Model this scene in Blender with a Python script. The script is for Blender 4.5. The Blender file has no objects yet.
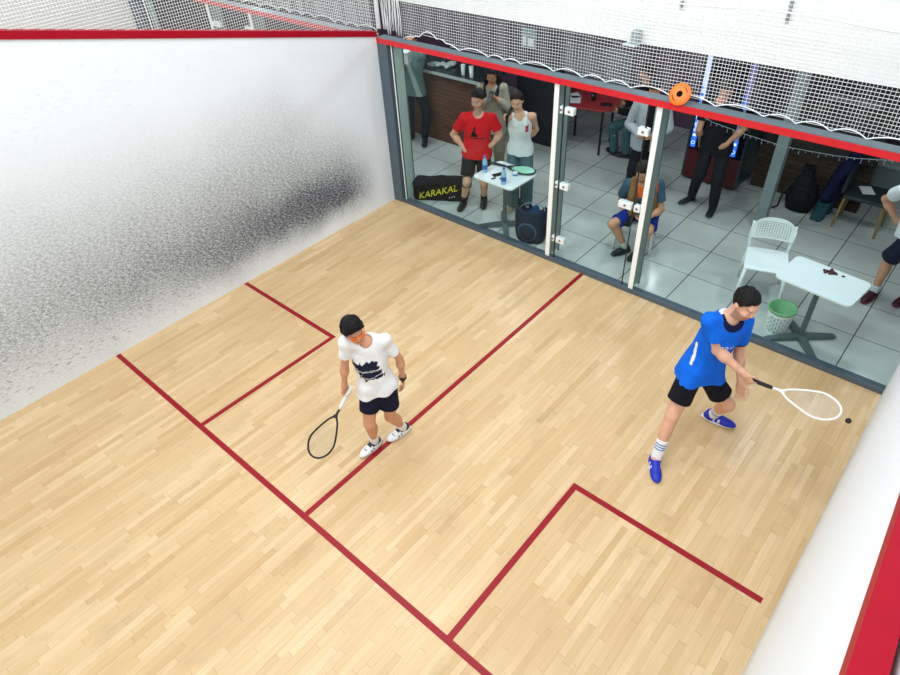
import bpy, bmesh, math, random
import numpy as np
from mathutils import Vector, Matrix
random.seed(7); RNG = np.random.RandomState(5)
S = bpy.context.scene; COL = S.collection
PI = math.pi

# ------------------------------------------------------------------ helpers
def lin(c):
    return tuple((x/12.92 if x <= .04045 else ((x+.055)/1.055)**2.4) for x in [v/255. for v in c[:3]])
def wloc(o):
    v = Vector((0, 0, 0))
    while o: v += o.location; o = o.parent
    return v
def tag(o, label=None, cat=None, group=None, kind=None):
    if label: o['label'] = label
    if cat: o['category'] = cat
    if group: o['group'] = group
    if kind: o['kind'] = kind
    return o
def thing(name, label, cat, loc=(0, 0, 0), group=None):
    o = bpy.data.objects.new(name, None); o.location = loc; o.empty_display_size = .1
    COL.objects.link(o); return tag(o, label, cat, group)
def link_mesh(name, verts, faces, mat, parent=None, base=None, smooth=False):
    off = wloc(parent) if parent else Vector(base or (0, 0, 0))
    V = np.array(verts, float)-np.array(off)
    me = bpy.data.meshes.new(name); me.from_pydata(V.tolist(), [], [list(f) for f in faces])
    me.validate(); me.update()
    if smooth: me.polygons.foreach_set('use_smooth', [True]*len(me.polygons))
    me.materials.append(mat)
    o = bpy.data.objects.new(name, me); COL.objects.link(o)
    if parent: o.parent = parent
    else: o.location = off
    return o
def copy_tree(o, parent=None):
    c = o.copy(); COL.objects.link(c)
    if parent: c.parent = parent
    for ch in list(o.children): copy_tree(ch, c)
    return c
def nrm(v):
    v = np.array(v, float); return v/max(1e-9, np.linalg.norm(v))

class MB:
    def __init__(s): s.v = []; s.f = []
    def add(s, vs, fs):
        n = len(s.v); s.v += [tuple(map(float, p)) for p in vs]; s.f += [[n+i for i in f] for f in fs]; return s
    def box(s, c, size, rz=0, bev=0, R=None):
        bm = bmesh.new(); bmesh.ops.create_cube(bm, size=1)
        bmesh.ops.scale(bm, vec=size, verts=bm.verts)
        if bev: bmesh.ops.bevel(bm, geom=bm.edges[:], offset=bev, segments=2, affect='EDGES', profile=.5)
        M = (R.to_4x4() if R is not None else Matrix.Rotation(rz, 4, 'Z')); M.translation = Vector(c)
        bm.transform(M); bm.verts.index_update()
        s.add([v.co[:] for v in bm.verts], [[v.index for v in f.verts] for f in bm.faces]); bm.free(); return s
    def bb(s, lo, hi, bev=0):
        return s.box([(a+b)/2 for a, b in zip(lo, hi)], [b-a for a, b in zip(lo, hi)], bev=bev)
    def tube(s, pts, r, n=8, closed=False, cap=True):
        P = [Vector(p) for p in pts]; m = len(P); rr = r if hasattr(r, '__len__') else [r]*m
        up = Vector((0, 0, 1)); vs = []; fs = []; u = None
        for i in range(m):
            a = P[(i-1) % m] if (closed or i > 0) else P[i]; b = P[(i+1) % m] if (closed or i < m-1) else P[i]
            t = (b-a).normalized()
            if u is None:
                u = t.cross(up)
                if u.length < .05: u = t.cross(Vector((1, 0, 0)))
            u = (u-t*u.dot(t)).normalized(); w = t.cross(u)
            for k in range(n):
                an = 2*PI*k/n; vs.append(P[i]+(u*math.cos(an)+w*math.sin(an))*rr[i])
        for i in range(m if closed else m-1):
            for k in range(n):
                j = (i+1) % m; fs.append([i*n+k, i*n+(k+1) % n, j*n+(k+1) % n, j*n+k])
        if cap and not closed: fs += [list(range(n))[::-1], [(m-1)*n+k for k in range(n)]]
        return s.add(vs, fs)
    def lathe(s, prof, c=(0, 0, 0), n=24, R=None, cap=False):
        vs = []; fs = []; m = len(prof)
        for r, z in prof:
            for k in range(n):
                a = 2*PI*k/n; p = Vector((r*math.cos(a), r*math.sin(a), z))
                if R is not None: p = R @ p
                vs.append(p+Vector(c))
        for i in range(m-1):
            for k in range(n): fs.append([i*n+k, i*n+(k+1) % n, (i+1)*n+(k+1) % n, (i+1)*n+k])
        if cap and prof[0][0] > 1e-4: fs.append(list(range(n))[::-1])
        if cap and prof[-1][0] > 1e-4: fs.append([(m-1)*n+k for k in range(n)])
        return s.add(vs, fs)
    def ell(s, c, r, n=12, R=None):
        prof = [(math.sin(PI*i/n)+(1e-5), -math.cos(PI*i/n)) for i in range(n+1)]
        vs = []; fs = []; k2 = 2*n
        for a, z in prof:
            for k in range(k2):
                p = Vector((a*math.cos(2*PI*k/k2)*r[0], a*math.sin(2*PI*k/k2)*r[1], z*r[2]))
                if R is not None: p = R @ p
                vs.append(p+Vector(c))
        for i in range(n):
            for k in range(k2): fs.append([i*k2+k, i*k2+(k+1) % k2, (i+1)*k2+(k+1) % k2, (i+1)*k2+k])
        return s.add(vs, fs)
    def prism(s, poly, z0, z1, M=None):
        n = len(poly); vs = [(x, y, z0) for x, y in poly]+[(x, y, z1) for x, y in poly]
        fs = [list(range(n))[::-1], list(range(n, 2*n))]+[[i, (i+1) % n, n+(i+1) % n, n+i] for i in range(n)]
        if M is not None: vs = [M @ Vector(p) for p in vs]
        return s.add(vs, fs)
    def build(s, name, mat, parent=None, base=None, smooth=False, bev=0):
        o = link_mesh(name, s.v, s.f, mat, parent, base, smooth)
        if bev:
            m = o.modifiers.new('b', 'BEVEL'); m.width = bev; m.segments = 2; m.limit_method = 'ANGLE'
        return o
def rrect(w, d, r, n=6):
    out = []
    for cx, cy, a0 in ((w/2-r, d/2-r, 0), (-w/2+r, d/2-r, 90), (-w/2+r, -d/2+r, 180), (w/2-r, -d/2+r, 270)):
        for i in range(n+1):
            a = math.radians(a0+90*i/n); out.append((cx+r*math.cos(a), cy+r*math.sin(a)))
    return out
def frame(x, y, z, o):
    return Matrix(((x[0], y[0], z[0], o[0]), (x[1], y[1], z[1], o[1]), (x[2], y[2], z[2], o[2]), (0, 0, 0, 1)))

# ------------------------------------------------------------------ materials
class NT:
    def __init__(s, name):
        s.m = bpy.data.materials.new(name); s.m.use_nodes = True; s.t = s.m.node_tree; s.t.nodes.clear()
        s.out = s.n('ShaderNodeOutputMaterial')
    def n(s, t, **k):
        nd = s.t.nodes.new(t)
        for a, v in k.items(): setattr(nd, a, v)
        return nd
    def l(s, a, b): s.t.links.new(a, b)
    def put(s, sock, v):
        if hasattr(v, 'bl_idname') or isinstance(v, bpy.types.NodeSocket): s.l(v, sock)
        else: sock.default_value = v
    def math(s, op, a, b=0., c=None, clamp=False):
        nd = s.n('ShaderNodeMath', operation=op, use_clamp=clamp); s.put(nd.inputs[0], a); s.put(nd.inputs[1], b)
        if c is not None: s.put(nd.inputs[2], c)
        return nd.outputs[0]
    def mix(s, f, a, b, mode='MIX'):
        nd = s.n('ShaderNodeMix', data_type='RGBA', blend_type=mode); s.put(nd.inputs[0], f)
        s.put(nd.inputs[6], a if not isinstance(a, tuple) else (*a[:3], 1)); s.put(nd.inputs[7], b if not isinstance(b, tuple) else (*b[:3], 1)); return nd.outputs[2]
    def pos(s):
        g = s.n('ShaderNodeNewGeometry'); x = s.n('ShaderNodeSeparateXYZ'); s.l(g.outputs['Position'], x.inputs[0]); return g.outputs['Position'], x.outputs
    def xyz(s, x, y, z):
        c = s.n('ShaderNodeCombineXYZ'); s.put(c.inputs[0], x); s.put(c.inputs[1], y); s.put(c.inputs[2], z); return c.outputs[0]
    def noise(s, vec, scale, detail=2., rough=.5):
        nd = s.n('ShaderNodeTexNoise'); s.put(nd.inputs['Vector'], vec); nd.inputs['Scale'].default_value = scale
        nd.inputs['Detail'].default_value = detail; nd.inputs['Roughness'].default_value = rough; return nd.outputs['Fac']
    def mr(s, v, a, b, c=0., d=1., smooth=False):
        nd = s.n('ShaderNodeMapRange', interpolation_type='SMOOTHSTEP' if smooth else 'LINEAR'); s.put(nd.inputs[0], v)
        for i, q in enumerate((a, b, c, d)): s.put(nd.inputs[i+1], q)
        return nd.outputs[0]
    def ramp(s, f, stops):
        nd = s.n('ShaderNodeValToRGB'); s.put(nd.inputs[0], f); e = nd.color_ramp.elements
        while len(e) < len(stops): e.new(.5)
        for i, (p, c) in enumerate(stops): e[i].position = p; e[i].color = (*c[:3], 1) if isinstance(c, tuple) else (c, c, c, 1)
        return nd.outputs[0]
    def bsdf(s, col, rough=.5, metal=0., spec=.5, bump=None, bs=.1, **kw):
        b = s.n('ShaderNodeBsdfPrincipled'); s.put(b.inputs['Base Color'], (*col[:3], 1) if isinstance(col, tuple) else col)
        s.put(b.inputs['Roughness'], rough); b.inputs['Metallic'].default_value = metal; b.inputs['Specular IOR Level'].default_value = spec
        for k, v in kw.items(): s.put(b.inputs[k.replace('_', ' ')], v)
        if bump is not None:
            bp = s.n('ShaderNodeBump'); bp.inputs['Strength'].default_value = bs; bp.inputs['Distance'].default_value = .01
            s.l(bump, bp.inputs['Height']); s.l(bp.outputs[0], b.inputs['Normal'])
        s.l(b.outputs[0], s.out.inputs[0]); return b
_mc = {}
def plain(c, rough=.5, metal=0., spec=.5, var=.06, scale=18., bs=.05, **kw):
    key = (c, rough, metal, spec, var, scale, tuple(kw.items()))
    if key in _mc: return _mc[key]
    t = NT('m_%d_%d_%d' % c); p, _ = t.pos(); f = t.noise(p, scale, 3.)
    a = lin(c); col = t.mix(f, tuple(x*(1-var) for x in a), tuple(min(1, x*(1+var)) for x in a))
    t.bsdf(col, rough, metal, spec, bump=t.noise(p, scale*6, 2.), bs=bs, **kw); _mc[key] = t.m; return t.m
def emit(c, st):
    t = NT('emit'); p, _ = t.pos(); e = t.n('ShaderNodeEmission'); e.inputs[0].default_value = (*lin(c), 1); e.inputs[1].default_value = st
    t.l(e.outputs[0], t.out.inputs[0]); return t.m
def vcol(name, rough=.6, spec=.4, bs=.15, scale=60., sss=0.):
    t = NT(name); p, _ = t.pos(); a = t.n('ShaderNodeAttribute'); a.attribute_name = 'Col'
    f = t.noise(p, scale, 3.); col = t.mix(t.math('MULTIPLY', f, .18), a.outputs['Color'], (0., 0., 0.))
    kw = dict(Subsurface_Weight=sss) if sss else {}
    b = t.bsdf(col, rough, 0., spec, bump=f, bs=bs, **kw)
    return t.m
M_SKIN = vcol('skin', .55, .35, .05, 90.)
M_CLOTH = vcol('cloth', .85, .2, .25, 40.)
M_SHOE = vcol('shoe', .5, .4, .1, 80.)
M_HAIR = vcol('hair', .6, .2, .6, 140.)

def m_floor():
    t = NT('court_boards'); p, X = t.pos(); x, y = X[0], X[1]
    bw, bl = .053, 1.05
    row = t.math('FLOOR', t.math('DIVIDE', x, bw))
    wn = t.n('ShaderNodeTexWhiteNoise', noise_dimensions='1D'); t.l(row, wn.inputs['W'])
    yy = t.math('ADD', t.math('DIVIDE', y, bl), t.math('MULTIPLY', wn.outputs[0], 7.3))
    # each board split again at a random joint so lengths differ
    cell = t.math('FLOOR', yy); w2 = t.n('ShaderNodeTexWhiteNoise', noise_dimensions='2D'); t.l(t.xyz(row, cell, 0.), w2.inputs['Vector'])
    fr = t.math('FRACT', yy); cut = t.math('ADD', t.math('MULTIPLY', w2.outputs[0], .6), .2)
    half = t.math('GREATER_THAN', fr, cut)
    w3 = t.n('ShaderNodeTexWhiteNoise', noise_dimensions='3D'); t.l(t.xyz(row, cell, half), w3.inputs['Vector'])
    tone = t.ramp(w3.outputs[0], [(0., lin((199, 165, 119))), (.12, lin((208, 176, 131))), (.65, lin((214, 184, 140))), (1., lin((223, 196, 156)))])
    gv = t.xyz(t.math('MULTIPLY', x, 60.), t.math('ADD', t.math('MULTIPLY', y, 3.), t.math('MULTIPLY', w3.outputs[0], 50.)), 0.)
    g = t.noise(gv, 1., 4., .6)
    col = t.mix(t.mr(g, .35, .75, 0., .34), tone, lin((180, 140, 92)))
    p2 = t.noise(t.xyz(t.math('MULTIPLY', x, 1.), t.math('MULTIPLY', y, .6), 0.), 1.6, 3.)
    col = t.mix(t.mr(p2, .42, .72, 0., .34), col, lin((186, 150, 106)))
    p3 = t.noise(t.xyz(t.math('MULTIPLY', x, 3.), t.math('MULTIPLY', y, 1.6), 5.), 1., 5., .7)
    col = t.mix(t.mr(p3, .56, .78, 0., .38), col, lin((150, 126, 92)))
    # scattered knots and grubby play marks
    k = t.noise(t.xyz(t.math('MULTIPLY', x, 14.), t.math('MULTIPLY', y, 6.), 3.), 1., 2.)
    col = t.mix(t.mr(k, .76, .82, 0., .55), col, lin((120, 84, 50)))
    fx = t.math('FRACT', t.math('DIVIDE', x, bw)); e = t.math('MINIMUM', fx, t.math('SUBTRACT', 1., fx))
    w1 = t.n('ShaderNodeTexWhiteNoise', noise_dimensions='1D'); t.l(t.math('ROUND', t.math('DIVIDE', x, bw)), w1.inputs['W'])
    seamx = t.math('MULTIPLY', t.math('LESS_THAN', e, .018), t.mr(w1.outputs[0], .3, 1., .12, .7))
    ey = t.math('MINIMUM', fr, t.math('SUBTRACT', 1., fr)); ec = t.math('ABSOLUTE', t.math('SUBTRACT', fr, cut))
    seamy = t.math('MULTIPLY', t.math('LESS_THAN', t.math('MINIMUM', ey, ec), .0020), .32)
    seam = t.math('MAXIMUM', seamx, seamy)
    col = t.mix(seam, col, lin((110, 78, 48)))
    b = t.bsdf(col, t.mr(g, .3, .8, .26, .4), 0., .45, bump=g, bs=.02)
    return t.m
def m_wall(side):
    t = NT('court_plaster_'+side); p, X = t.pos(); y, z = X[1], X[2]
    base = t.mix(t.noise(p, .7, 3.), lin((228, 234, 241)), lin((238, 243, 249)))
    d = t.math('MULTIPLY', y, -1.)
    s1 = t.noise(t.xyz(0., t.math('ADD', t.math('MULTIPLY', y, 26.), t.math('MULTIPLY', z, 16.)), t.math('MULTIPLY', z, 60.)), 1., 4., .7)
    s2 = t.noise(t.xyz(0., t.math('ADD', t.math('MULTIPLY', y, 75.), t.math('MULTIPLY', z, 25.)), t.math('MULTIPLY', z, 120.)), 1., 3., .65)
    s3 = t.noise(t.xyz(0., t.math('ADD', t.math('MULTIPLY', y, 14.), t.math('MULTIPLY', z, 9.)), t.math('MULTIPLY', z, 46.)), 1., 3., .55)
    sp = t.math('ADD', t.math('MULTIPLY', s1, .45), t.math('MULTIPLY', s2, .55))
    if side == 'left':
        wob = t.math('MULTIPLY', t.math('SUBTRACT', t.noise(p, 1.2, 3.), .5), .5); zz = t.math('ADD', z, wob)
        top = t.mr(d, .2, 1.6, 1.15, 2.45); bot = t.mr(d, .8, 4.5, .02, -.25)
        lowf = t.mr(zz, bot, t.math('ADD', bot, t.mr(d, .8, 4.5, .42, 1.10)), 0., 1., True)
        upf = t.mr(zz, t.mr(d, .5, 4., .35, .75), top, 1., 0., True)
        A = t.ramp(t.math('DIVIDE', d, 8.), [(0., 0.), (.03, .03), (.07, .55), (.105, .95), (.2, 1.), (.30, .92), (.42, .80), (.55, .72), (.7, .66), (1., .5)])
        D = t.math('MULTIPLY', t.math('MULTIPLY', lowf, upf), A)
        core = t.math('MULTIPLY', t.mr(d, 1.2, 5.0, 1., .0), t.mr(t.math('ABSOLUTE', t.math('SUBTRACT', zz, t.mr(d, .5, 4., .50, .62))), .08, .50, 1., 0., True))
    else:
        D = t.math('MULTIPLY', t.mr(z, .0, .7, .42, 0., True), t.mr(d, 0., 3., .4, .9)); core = 0.
    f = t.math('MULTIPLY', D, t.math('ADD', .74, t.math('MULTIPLY', t.math('SUBTRACT', sp, .5), 6.5)), clamp=True)
    if side == 'left':
        reg = t.math('MULTIPLY', t.mr(d, 1.0, 3.4, .1, 1.), t.math('MULTIPLY', t.mr(z, .75, 1.6, 1., .10), t.mr(z, .05, .22, .15, 1.)))
        f = t.math('MAXIMUM', f, t.math('MULTIPLY', t.mr(s3, .565, .65, 0., .75), reg))
    mark = t.mix(core, lin((106, 114, 114)), lin((44, 50, 68)))
    f = t.math('ADD', f, t.math('MULTIPLY', t.math('MULTIPLY', core, D) if side == 'left' else 0., .22), clamp=True)
    col = t.mix(f, base, mark)
    t.bsdf(col, .5, 0., .25, bump=t.noise(p, 40., 2.), bs=.03); return t.m
def m_tiles():
    t = NT('lobby_tiles'); p, X = t.pos(); x, y = X[0], X[1]
    u = t.math('DIVIDE', t.math('SUBTRACT', x, 4.155), .6); v = t.math('DIVIDE', t.math('SUBTRACT', y, .735), .605)
    fu = t.math('FRACT', u); fv = t.math('FRACT', v)
    eu = t.math('MINIMUM', fu, t.math('SUBTRACT', 1., fu)); ev = t.math('MINIMUM', fv, t.math('SUBTRACT', 1., fv))
    g = t.math('MAXIMUM', t.math('LESS_THAN', eu, .009), t.math('LESS_THAN', ev, .007))
    w = t.n('ShaderNodeTexWhiteNoise', noise_dimensions='2D'); t.l(t.xyz(t.math('FLOOR', u), t.math('FLOOR', v), 0.), w.inputs['Vector'])
    n = t.noise(p, 2.2, 5., .6)
    c = t.mix(n, lin((176, 180, 176)), lin((216, 218, 213))); c = t.mix(t.math('MULTIPLY', w.outputs[0], .2), c, lin((150, 155, 153)))
    c = t.mix(g, c, lin((74, 80, 84)))
    t.bsdf(c, t.mr(n, .3, .7, .1, .22), 0., .5); return t.m
def m_brick(c1, c2, mortar, sc=1.):
    t = NT('bricks'); p, X = t.pos(); b = t.n('ShaderNodeTexBrick')
    t.l(t.xyz(t.math('ADD', X[0], X[1]), X[2], 0.), b.inputs['Vector']); b.inputs['Scale'].default_value = sc
    b.inputs['Brick Width'].default_value = .22; b.inputs['Row Height'].default_value = .062; b.inputs['Mortar Size'].default_value = .006
    b.inputs['Color1'].default_value = (*lin(c1), 1); b.inputs['Color2'].default_value = (*lin(c2), 1); b.inputs['Mortar'].default_value = (*lin(mortar), 1)
    c = t.mix(t.math('MULTIPLY', t.noise(p, 25., 3.), .4), b.outputs[0], lin((40, 30, 28)))
    t.bsdf(c, .85, 0., .2, bump=b.outputs['Fac'], bs=-.3); return t.m
def m_glass(tint, refl=1., diff=0., dcol=(200, 215, 210)):
    t = NT('glass'); p, _ = t.pos(); tr = t.n('ShaderNodeBsdfTransparent'); tr.inputs[0].default_value = (*tint, 1)
    gl = t.n('ShaderNodeBsdfGlossy'); gl.inputs['Roughness'].default_value = .015
    fr = t.n('ShaderNodeFresnel'); fr.inputs[0].default_value = 1.42
    mx = t.n('ShaderNodeMixShader'); t.l(t.math('MULTIPLY', fr.outputs[0], refl), mx.inputs[0]); t.l(tr.outputs[0], mx.inputs[1]); t.l(gl.outputs[0], mx.inputs[2])
    o = mx.outputs[0]
    if diff:
        d = t.n('ShaderNodeBsdfDiffuse'); d.inputs[0].default_value = (*lin(dcol), 1); m2 = t.n('ShaderNodeMixShader')
        m2.inputs[0].default_value = diff; t.l(o, m2.inputs[1]); t.l(d.outputs[0], m2.inputs[2]); o = m2.outputs[0]
    t.l(o, t.out.inputs[0]); return t.m
RED = plain((160, 10, 34), .5, spec=.15, var=.12, scale=5.)
REDLINE = plain((146, 8, 30), .42, spec=.3, var=.08)
GREY = plain((84, 98, 110), .45, .2, var=.05)
WHITE = plain((238, 240, 240), .5, var=.02)
WHITEP = plain((232, 236, 238), .35, var=.02)
BLACK = plain((24, 26, 30), .5)
CHROME = plain((200, 206, 208), .22, .85, var=.03)
STEEL = plain((112, 122, 128), .4, .5, var=.05)
NETM = plain((244, 246, 248), .7, var=.02)
GLASS = m_glass((.90, .955, .955), .035)
FIN = m_glass((.55, .62, .60), .05, .60, (168, 180, 176))
GDOOR = GLASS

def struct(mb, name, mat, **k):
    return tag(mb.build(name, mat, **k), kind='structure')
def sheet(name, fn, nu, nv, hole, mat, parent, th=.004, ellip=1.):
    """sheet with a round hole in each cell where hole(i,j)>0"""
    V = []; F = []; idx = {}
    def g(i, j):
        if (i, j) not in idx: idx[(i, j)] = len(V); V.append(fn(i/nu, j/nv))
        return idx[(i, j)]
    for i in range(nu):
        for j in range(nv):
            c = [g(i, j), g(i+1, j), g(i+1, j+1), g(i, j+1)]; r = hole(i, j)
            if r is None: continue
            if r <= 0: F.append(c); continue
            ring = []
            for k in range(8):
                a = math.radians(225+45*k); ring.append(len(V)); V.append(fn((i+.5+r*math.cos(a))/nu, (j+.5+r*ellip*math.sin(a))/nv))
            for k in range(4):
                F.append([c[k], c[(k+1) % 4], ring[(2*k+2) % 8], ring[2*k+1], ring[2*k]])
    o = link_mesh(name, V, F, mat, parent)
    m = o.modifiers.new('s', 'SOLIDIFY'); m.thickness = th; m.offset = 0
    return o
def text_mesh(name, body, size, M, mat, parent, depth=.001, shear=0.):
    cu = bpy.data.curves.new(name, 'FONT'); cu.body = body; cu.size = size; cu.extrude = depth; cu.align_x = 'CENTER'; cu.align_y = 'CENTER'; cu.shear = shear
    o = bpy.data.objects.new(name, cu); COL.objects.link(o)
    me = bpy.data.meshes.new_from_object(o.evaluated_get(bpy.context.evaluated_depsgraph_get()))
    bpy.data.objects.remove(o)
    vs = [M @ v.co for v in me.vertices]; fs = [list(p.vertices) for p in me.polygons]; bpy.data.meshes.remove(me)
    return link_mesh(name, vs, fs, mat, parent)
# joint positions in metres
POSES = {
  'man': {'pel': (5.175, -1.587, 0.818), 'neck': (5.284, -1.578, 1.388), 'head': (5.367, -1.581, 1.563), 'shR': (5.195, -1.725, 1.395), 'shL': (5.391, -1.446, 1.310), 'elR': (5.294, -1.695, 1.154), 'elL': (5.390, -1.416, 0.977), 'wrR': (5.529, -1.681, 1.029), 'wrL': (5.487, -1.460, 0.733), 'hipR': (5.160, -1.700, 0.804), 'hipL': (5.255, -1.562, 0.756), 'kneR': (5.151, -1.878, 0.474), 'kneL': (5.447, -1.453, 0.444), 'ankR': (5.156, -2.045, 0.080), 'ankL': (5.314, -1.254, 0.082), 'toeR': (5.270, -2.220, 0.036), 'toeL': (5.523, -1.235, 0.036)},
  'kid': {'pel': (3.207, -3.332, 0.770), 'neck': (3.208, -3.378, 1.277), 'head': (3.189, -3.450, 1.436), 'shR': (3.175, -3.545, 1.323), 'shL': (3.334, -3.257, 1.244), 'elR': (3.108, -3.542, 1.083), 'elL': (3.310, -3.143, 0.991), 'wrR': (3.077, -3.559, 0.871), 'wrL': (3.303, -3.130, 0.756), 'hipR': (3.207, -3.426, 0.772), 'hipL': (3.297, -3.306, 0.747), 'kneR': (3.214, -3.488, 0.437), 'kneL': (3.274, -3.301, 0.406), 'ankR': (3.124, -3.404, 0.072), 'ankL': (3.210, -3.123, 0.072), 'toeR': (3.128, -3.590, 0.032), 'toeL': (3.186, -3.306, 0.032)},
  'red': {'pel': (1.124, 0.526, 0.843), 'neck': (1.213, 0.462, 1.357), 'head': (1.177, 0.507, 1.538), 'shR': (1.068, 0.331, 1.316), 'shL': (1.378, 0.560, 1.300), 'elR': (0.879, 0.348, 1.064), 'elL': (1.420, 0.640, 1.090), 'wrR': (1.065, 0.373, 0.878), 'wrL': (1.330, 0.575, 0.938), 'hipR': (1.035, 0.493, 0.841), 'hipL': (1.193, 0.590, 0.828), 'kneR': (1.106, 0.328, 0.462), 'kneL': (1.285, 0.467, 0.438), 'ankR': (0.942, 0.424, 0.079), 'ankL': (1.136, 0.647, 0.080), 'toeR': (1.018, 0.234, 0.036), 'toeL': (1.251, 0.477, 0.036)},
  'woman': {'pel': (1.609, 0.832, 0.867), 'neck': (1.635, 0.766, 1.357), 'head': (1.612, 0.736, 1.531), 'shR': (1.511, 0.635, 1.315), 'shL': (1.799, 0.846, 1.325), 'elR': (1.440, 0.910, 1.100), 'elL': (1.721, 1.018, 1.095), 'wrR': (1.454, 0.945, 0.894), 'wrL': (1.567, 1.018, 0.898), 'hipR': (1.523, 0.815, 0.852), 'hipL': (1.693, 0.857, 0.847), 'kneR': (1.589, 0.711, 0.476), 'kneL': (1.758, 0.796, 0.461), 'ankR': (1.563, 0.757, 0.075), 'ankL': (1.686, 0.892, 0.076), 'toeR': (1.577, 0.564, 0.034), 'toeL': (1.796, 0.732, 0.034)},
  'hoodie': {'pel': (0.755, 1.352, 0.892), 'neck': (0.773, 1.300, 1.385), 'head': (0.804, 1.266, 1.557), 'shR': (0.596, 1.252, 1.359), 'shL': (0.922, 1.408, 1.369), 'elR': (0.645, 1.165, 1.078), 'elL': (1.001, 1.395, 1.082), 'wrR': (0.822, 1.165, 1.259), 'wrL': (0.918, 1.234, 1.259), 'hipR': (0.684, 1.299, 0.870), 'hipL': (0.840, 1.375, 0.871), 'kneR': (0.712, 1.231, 0.480), 'kneL': (0.885, 1.321, 0.480), 'ankR': (0.714, 1.216, 0.076), 'ankL': (0.899, 1.312, 0.076), 'toeR': (0.784, 1.035, 0.034), 'toeL': (1.006, 1.150, 0.034)},
  'bar': {'pel': (-1.152, 1.714, 0.913), 'neck': (-1.103, 1.690, 1.435), 'head': (-1.088, 1.679, 1.623), 'shR': (-1.285, 1.619, 1.416), 'shL': (-0.917, 1.728, 1.389), 'elR': (-1.260, 1.557, 1.108), 'elL': (-1.050, 1.800, 1.165), 'wrR': (-1.095, 1.507, 1.314), 'wrL': (-1.018, 1.715, 0.965), 'hipR': (-1.236, 1.671, 0.898), 'hipL': (-1.059, 1.722, 0.888), 'kneR': (-1.206, 1.647, 0.480), 'kneL': (-0.985, 1.795, 0.482), 'ankR': (-1.319, 1.750, 0.080), 'ankL': (-0.935, 1.659, 0.080), 'toeR': (-1.194, 1.588, 0.036), 'toeL': (-0.810, 1.496, 0.036)},
  'sit': {'pel': (3.388, 0.944, 0.440), 'neck': (3.379, 0.802, 0.936), 'head': (3.392, 0.723, 1.106), 'shR': (3.194, 0.766, 0.890), 'shL': (3.541, 0.908, 0.931), 'elR': (3.112, 0.853, 0.604), 'elL': (3.632, 0.844, 0.642), 'wrR': (3.281, 0.696, 0.476), 'wrL': (3.579, 0.587, 0.622), 'hipR': (3.309, 0.905, 0.413), 'hipL': (3.473, 0.979, 0.436), 'kneR': (3.209, 0.505, 0.433), 'kneL': (3.632, 0.598, 0.439), 'ankR': (3.322, 0.712, 0.081), 'ankL': (3.473, 0.740, 0.078), 'toeR': (3.239, 0.527, 0.035), 'toeL': (3.463, 0.537, 0.035)},
  'grey': {'pel': (2.818, 1.973, 0.917), 'neck': (2.848, 1.904, 1.425), 'head': (2.859, 1.877, 1.607), 'shR': (2.674, 1.834, 1.391), 'shL': (3.024, 1.971, 1.389), 'elR': (2.587, 1.844, 1.095), 'elL': (3.070, 2.011, 1.086), 'wrR': (2.819, 1.760, 1.007), 'wrL': (2.927, 1.808, 1.002), 'hipR': (2.740, 1.925, 0.899), 'hipL': (2.907, 1.993, 0.898), 'kneR': (2.759, 1.848, 0.497), 'kneL': (2.952, 1.923, 0.497), 'ankR': (2.746, 1.859, 0.078), 'ankL': (2.955, 1.940, 0.078), 'toeR': (2.801, 1.665, 0.035), 'toeL': (3.044, 1.760, 0.035)},
  'black': {'pel': (3.600, 2.319, 0.934), 'neck': (3.567, 2.234, 1.458), 'head': (3.592, 2.225, 1.647), 'shR': (3.375, 2.234, 1.404), 'shL': (3.761, 2.206, 1.435), 'elR': (3.390, 2.169, 1.091), 'elL': (3.872, 2.332, 1.163), 'wrR': (3.378, 2.344, 0.885), 'wrL': (3.741, 2.205, 0.960), 'hipR': (3.512, 2.283, 0.915), 'hipL': (3.695, 2.321, 0.920), 'kneR': (3.491, 2.247, 0.493), 'kneL': (3.746, 2.216, 0.512), 'ankR': (3.407, 2.359, 0.082), 'ankL': (3.757, 2.255, 0.081), 'toeR': (3.328, 2.166, 0.036), 'toeL': (3.794, 2.050, 0.036)},
  'side': {'pel': (6.030, 1.467, 0.919), 'neck': (5.902, 1.409, 1.424), 'head': (6.029, 1.456, 1.556), 'shR': (6.016, 1.569, 1.433), 'shL': (5.753, 1.300, 1.356), 'elR': (6.070, 1.705, 1.153), 'elL': (5.655, 1.502, 1.136), 'wrR': (6.021, 1.716, 0.890), 'wrL': (5.822, 1.518, 0.929), 'hipR': (6.053, 1.559, 0.911), 'hipL': (6.031, 1.378, 0.886), 'kneR': (6.108, 1.600, 0.496), 'kneL': (5.906, 1.514, 0.509), 'ankR': (6.191, 1.651, 0.079), 'ankL': (5.906, 1.525, 0.080), 'toeR': (6.141, 1.454, 0.037), 'toeL': (5.861, 1.326, 0.036)},
  'tab': {'pel': (2.131, 3.293, 0.555), 'neck': (2.095, 3.252, 1.069), 'head': (2.074, 3.244, 1.253), 'shR': (2.050, 3.438, 1.044), 'shL': (2.148, 3.073, 1.024), 'elR': (1.959, 3.463, 0.749), 'elL': (2.072, 2.992, 0.734), 'wrR': (1.741, 3.320, 0.708), 'wrL': (1.812, 3.021, 0.707), 'hipR': (2.041, 3.285, 0.532), 'hipL': (2.217, 3.328, 0.548), 'kneR': (1.795, 2.958, 0.485), 'kneL': (2.027, 2.968, 0.487), 'ankR': (1.811, 3.055, 0.077), 'ankL': (2.011, 3.065, 0.078), 'toeR': (1.633, 3.153, 0.035), 'toeL': (1.813, 3.023, 0.035)}}
COURT_W, LOBBY_W, EXPO = 79., 17., .0
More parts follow.
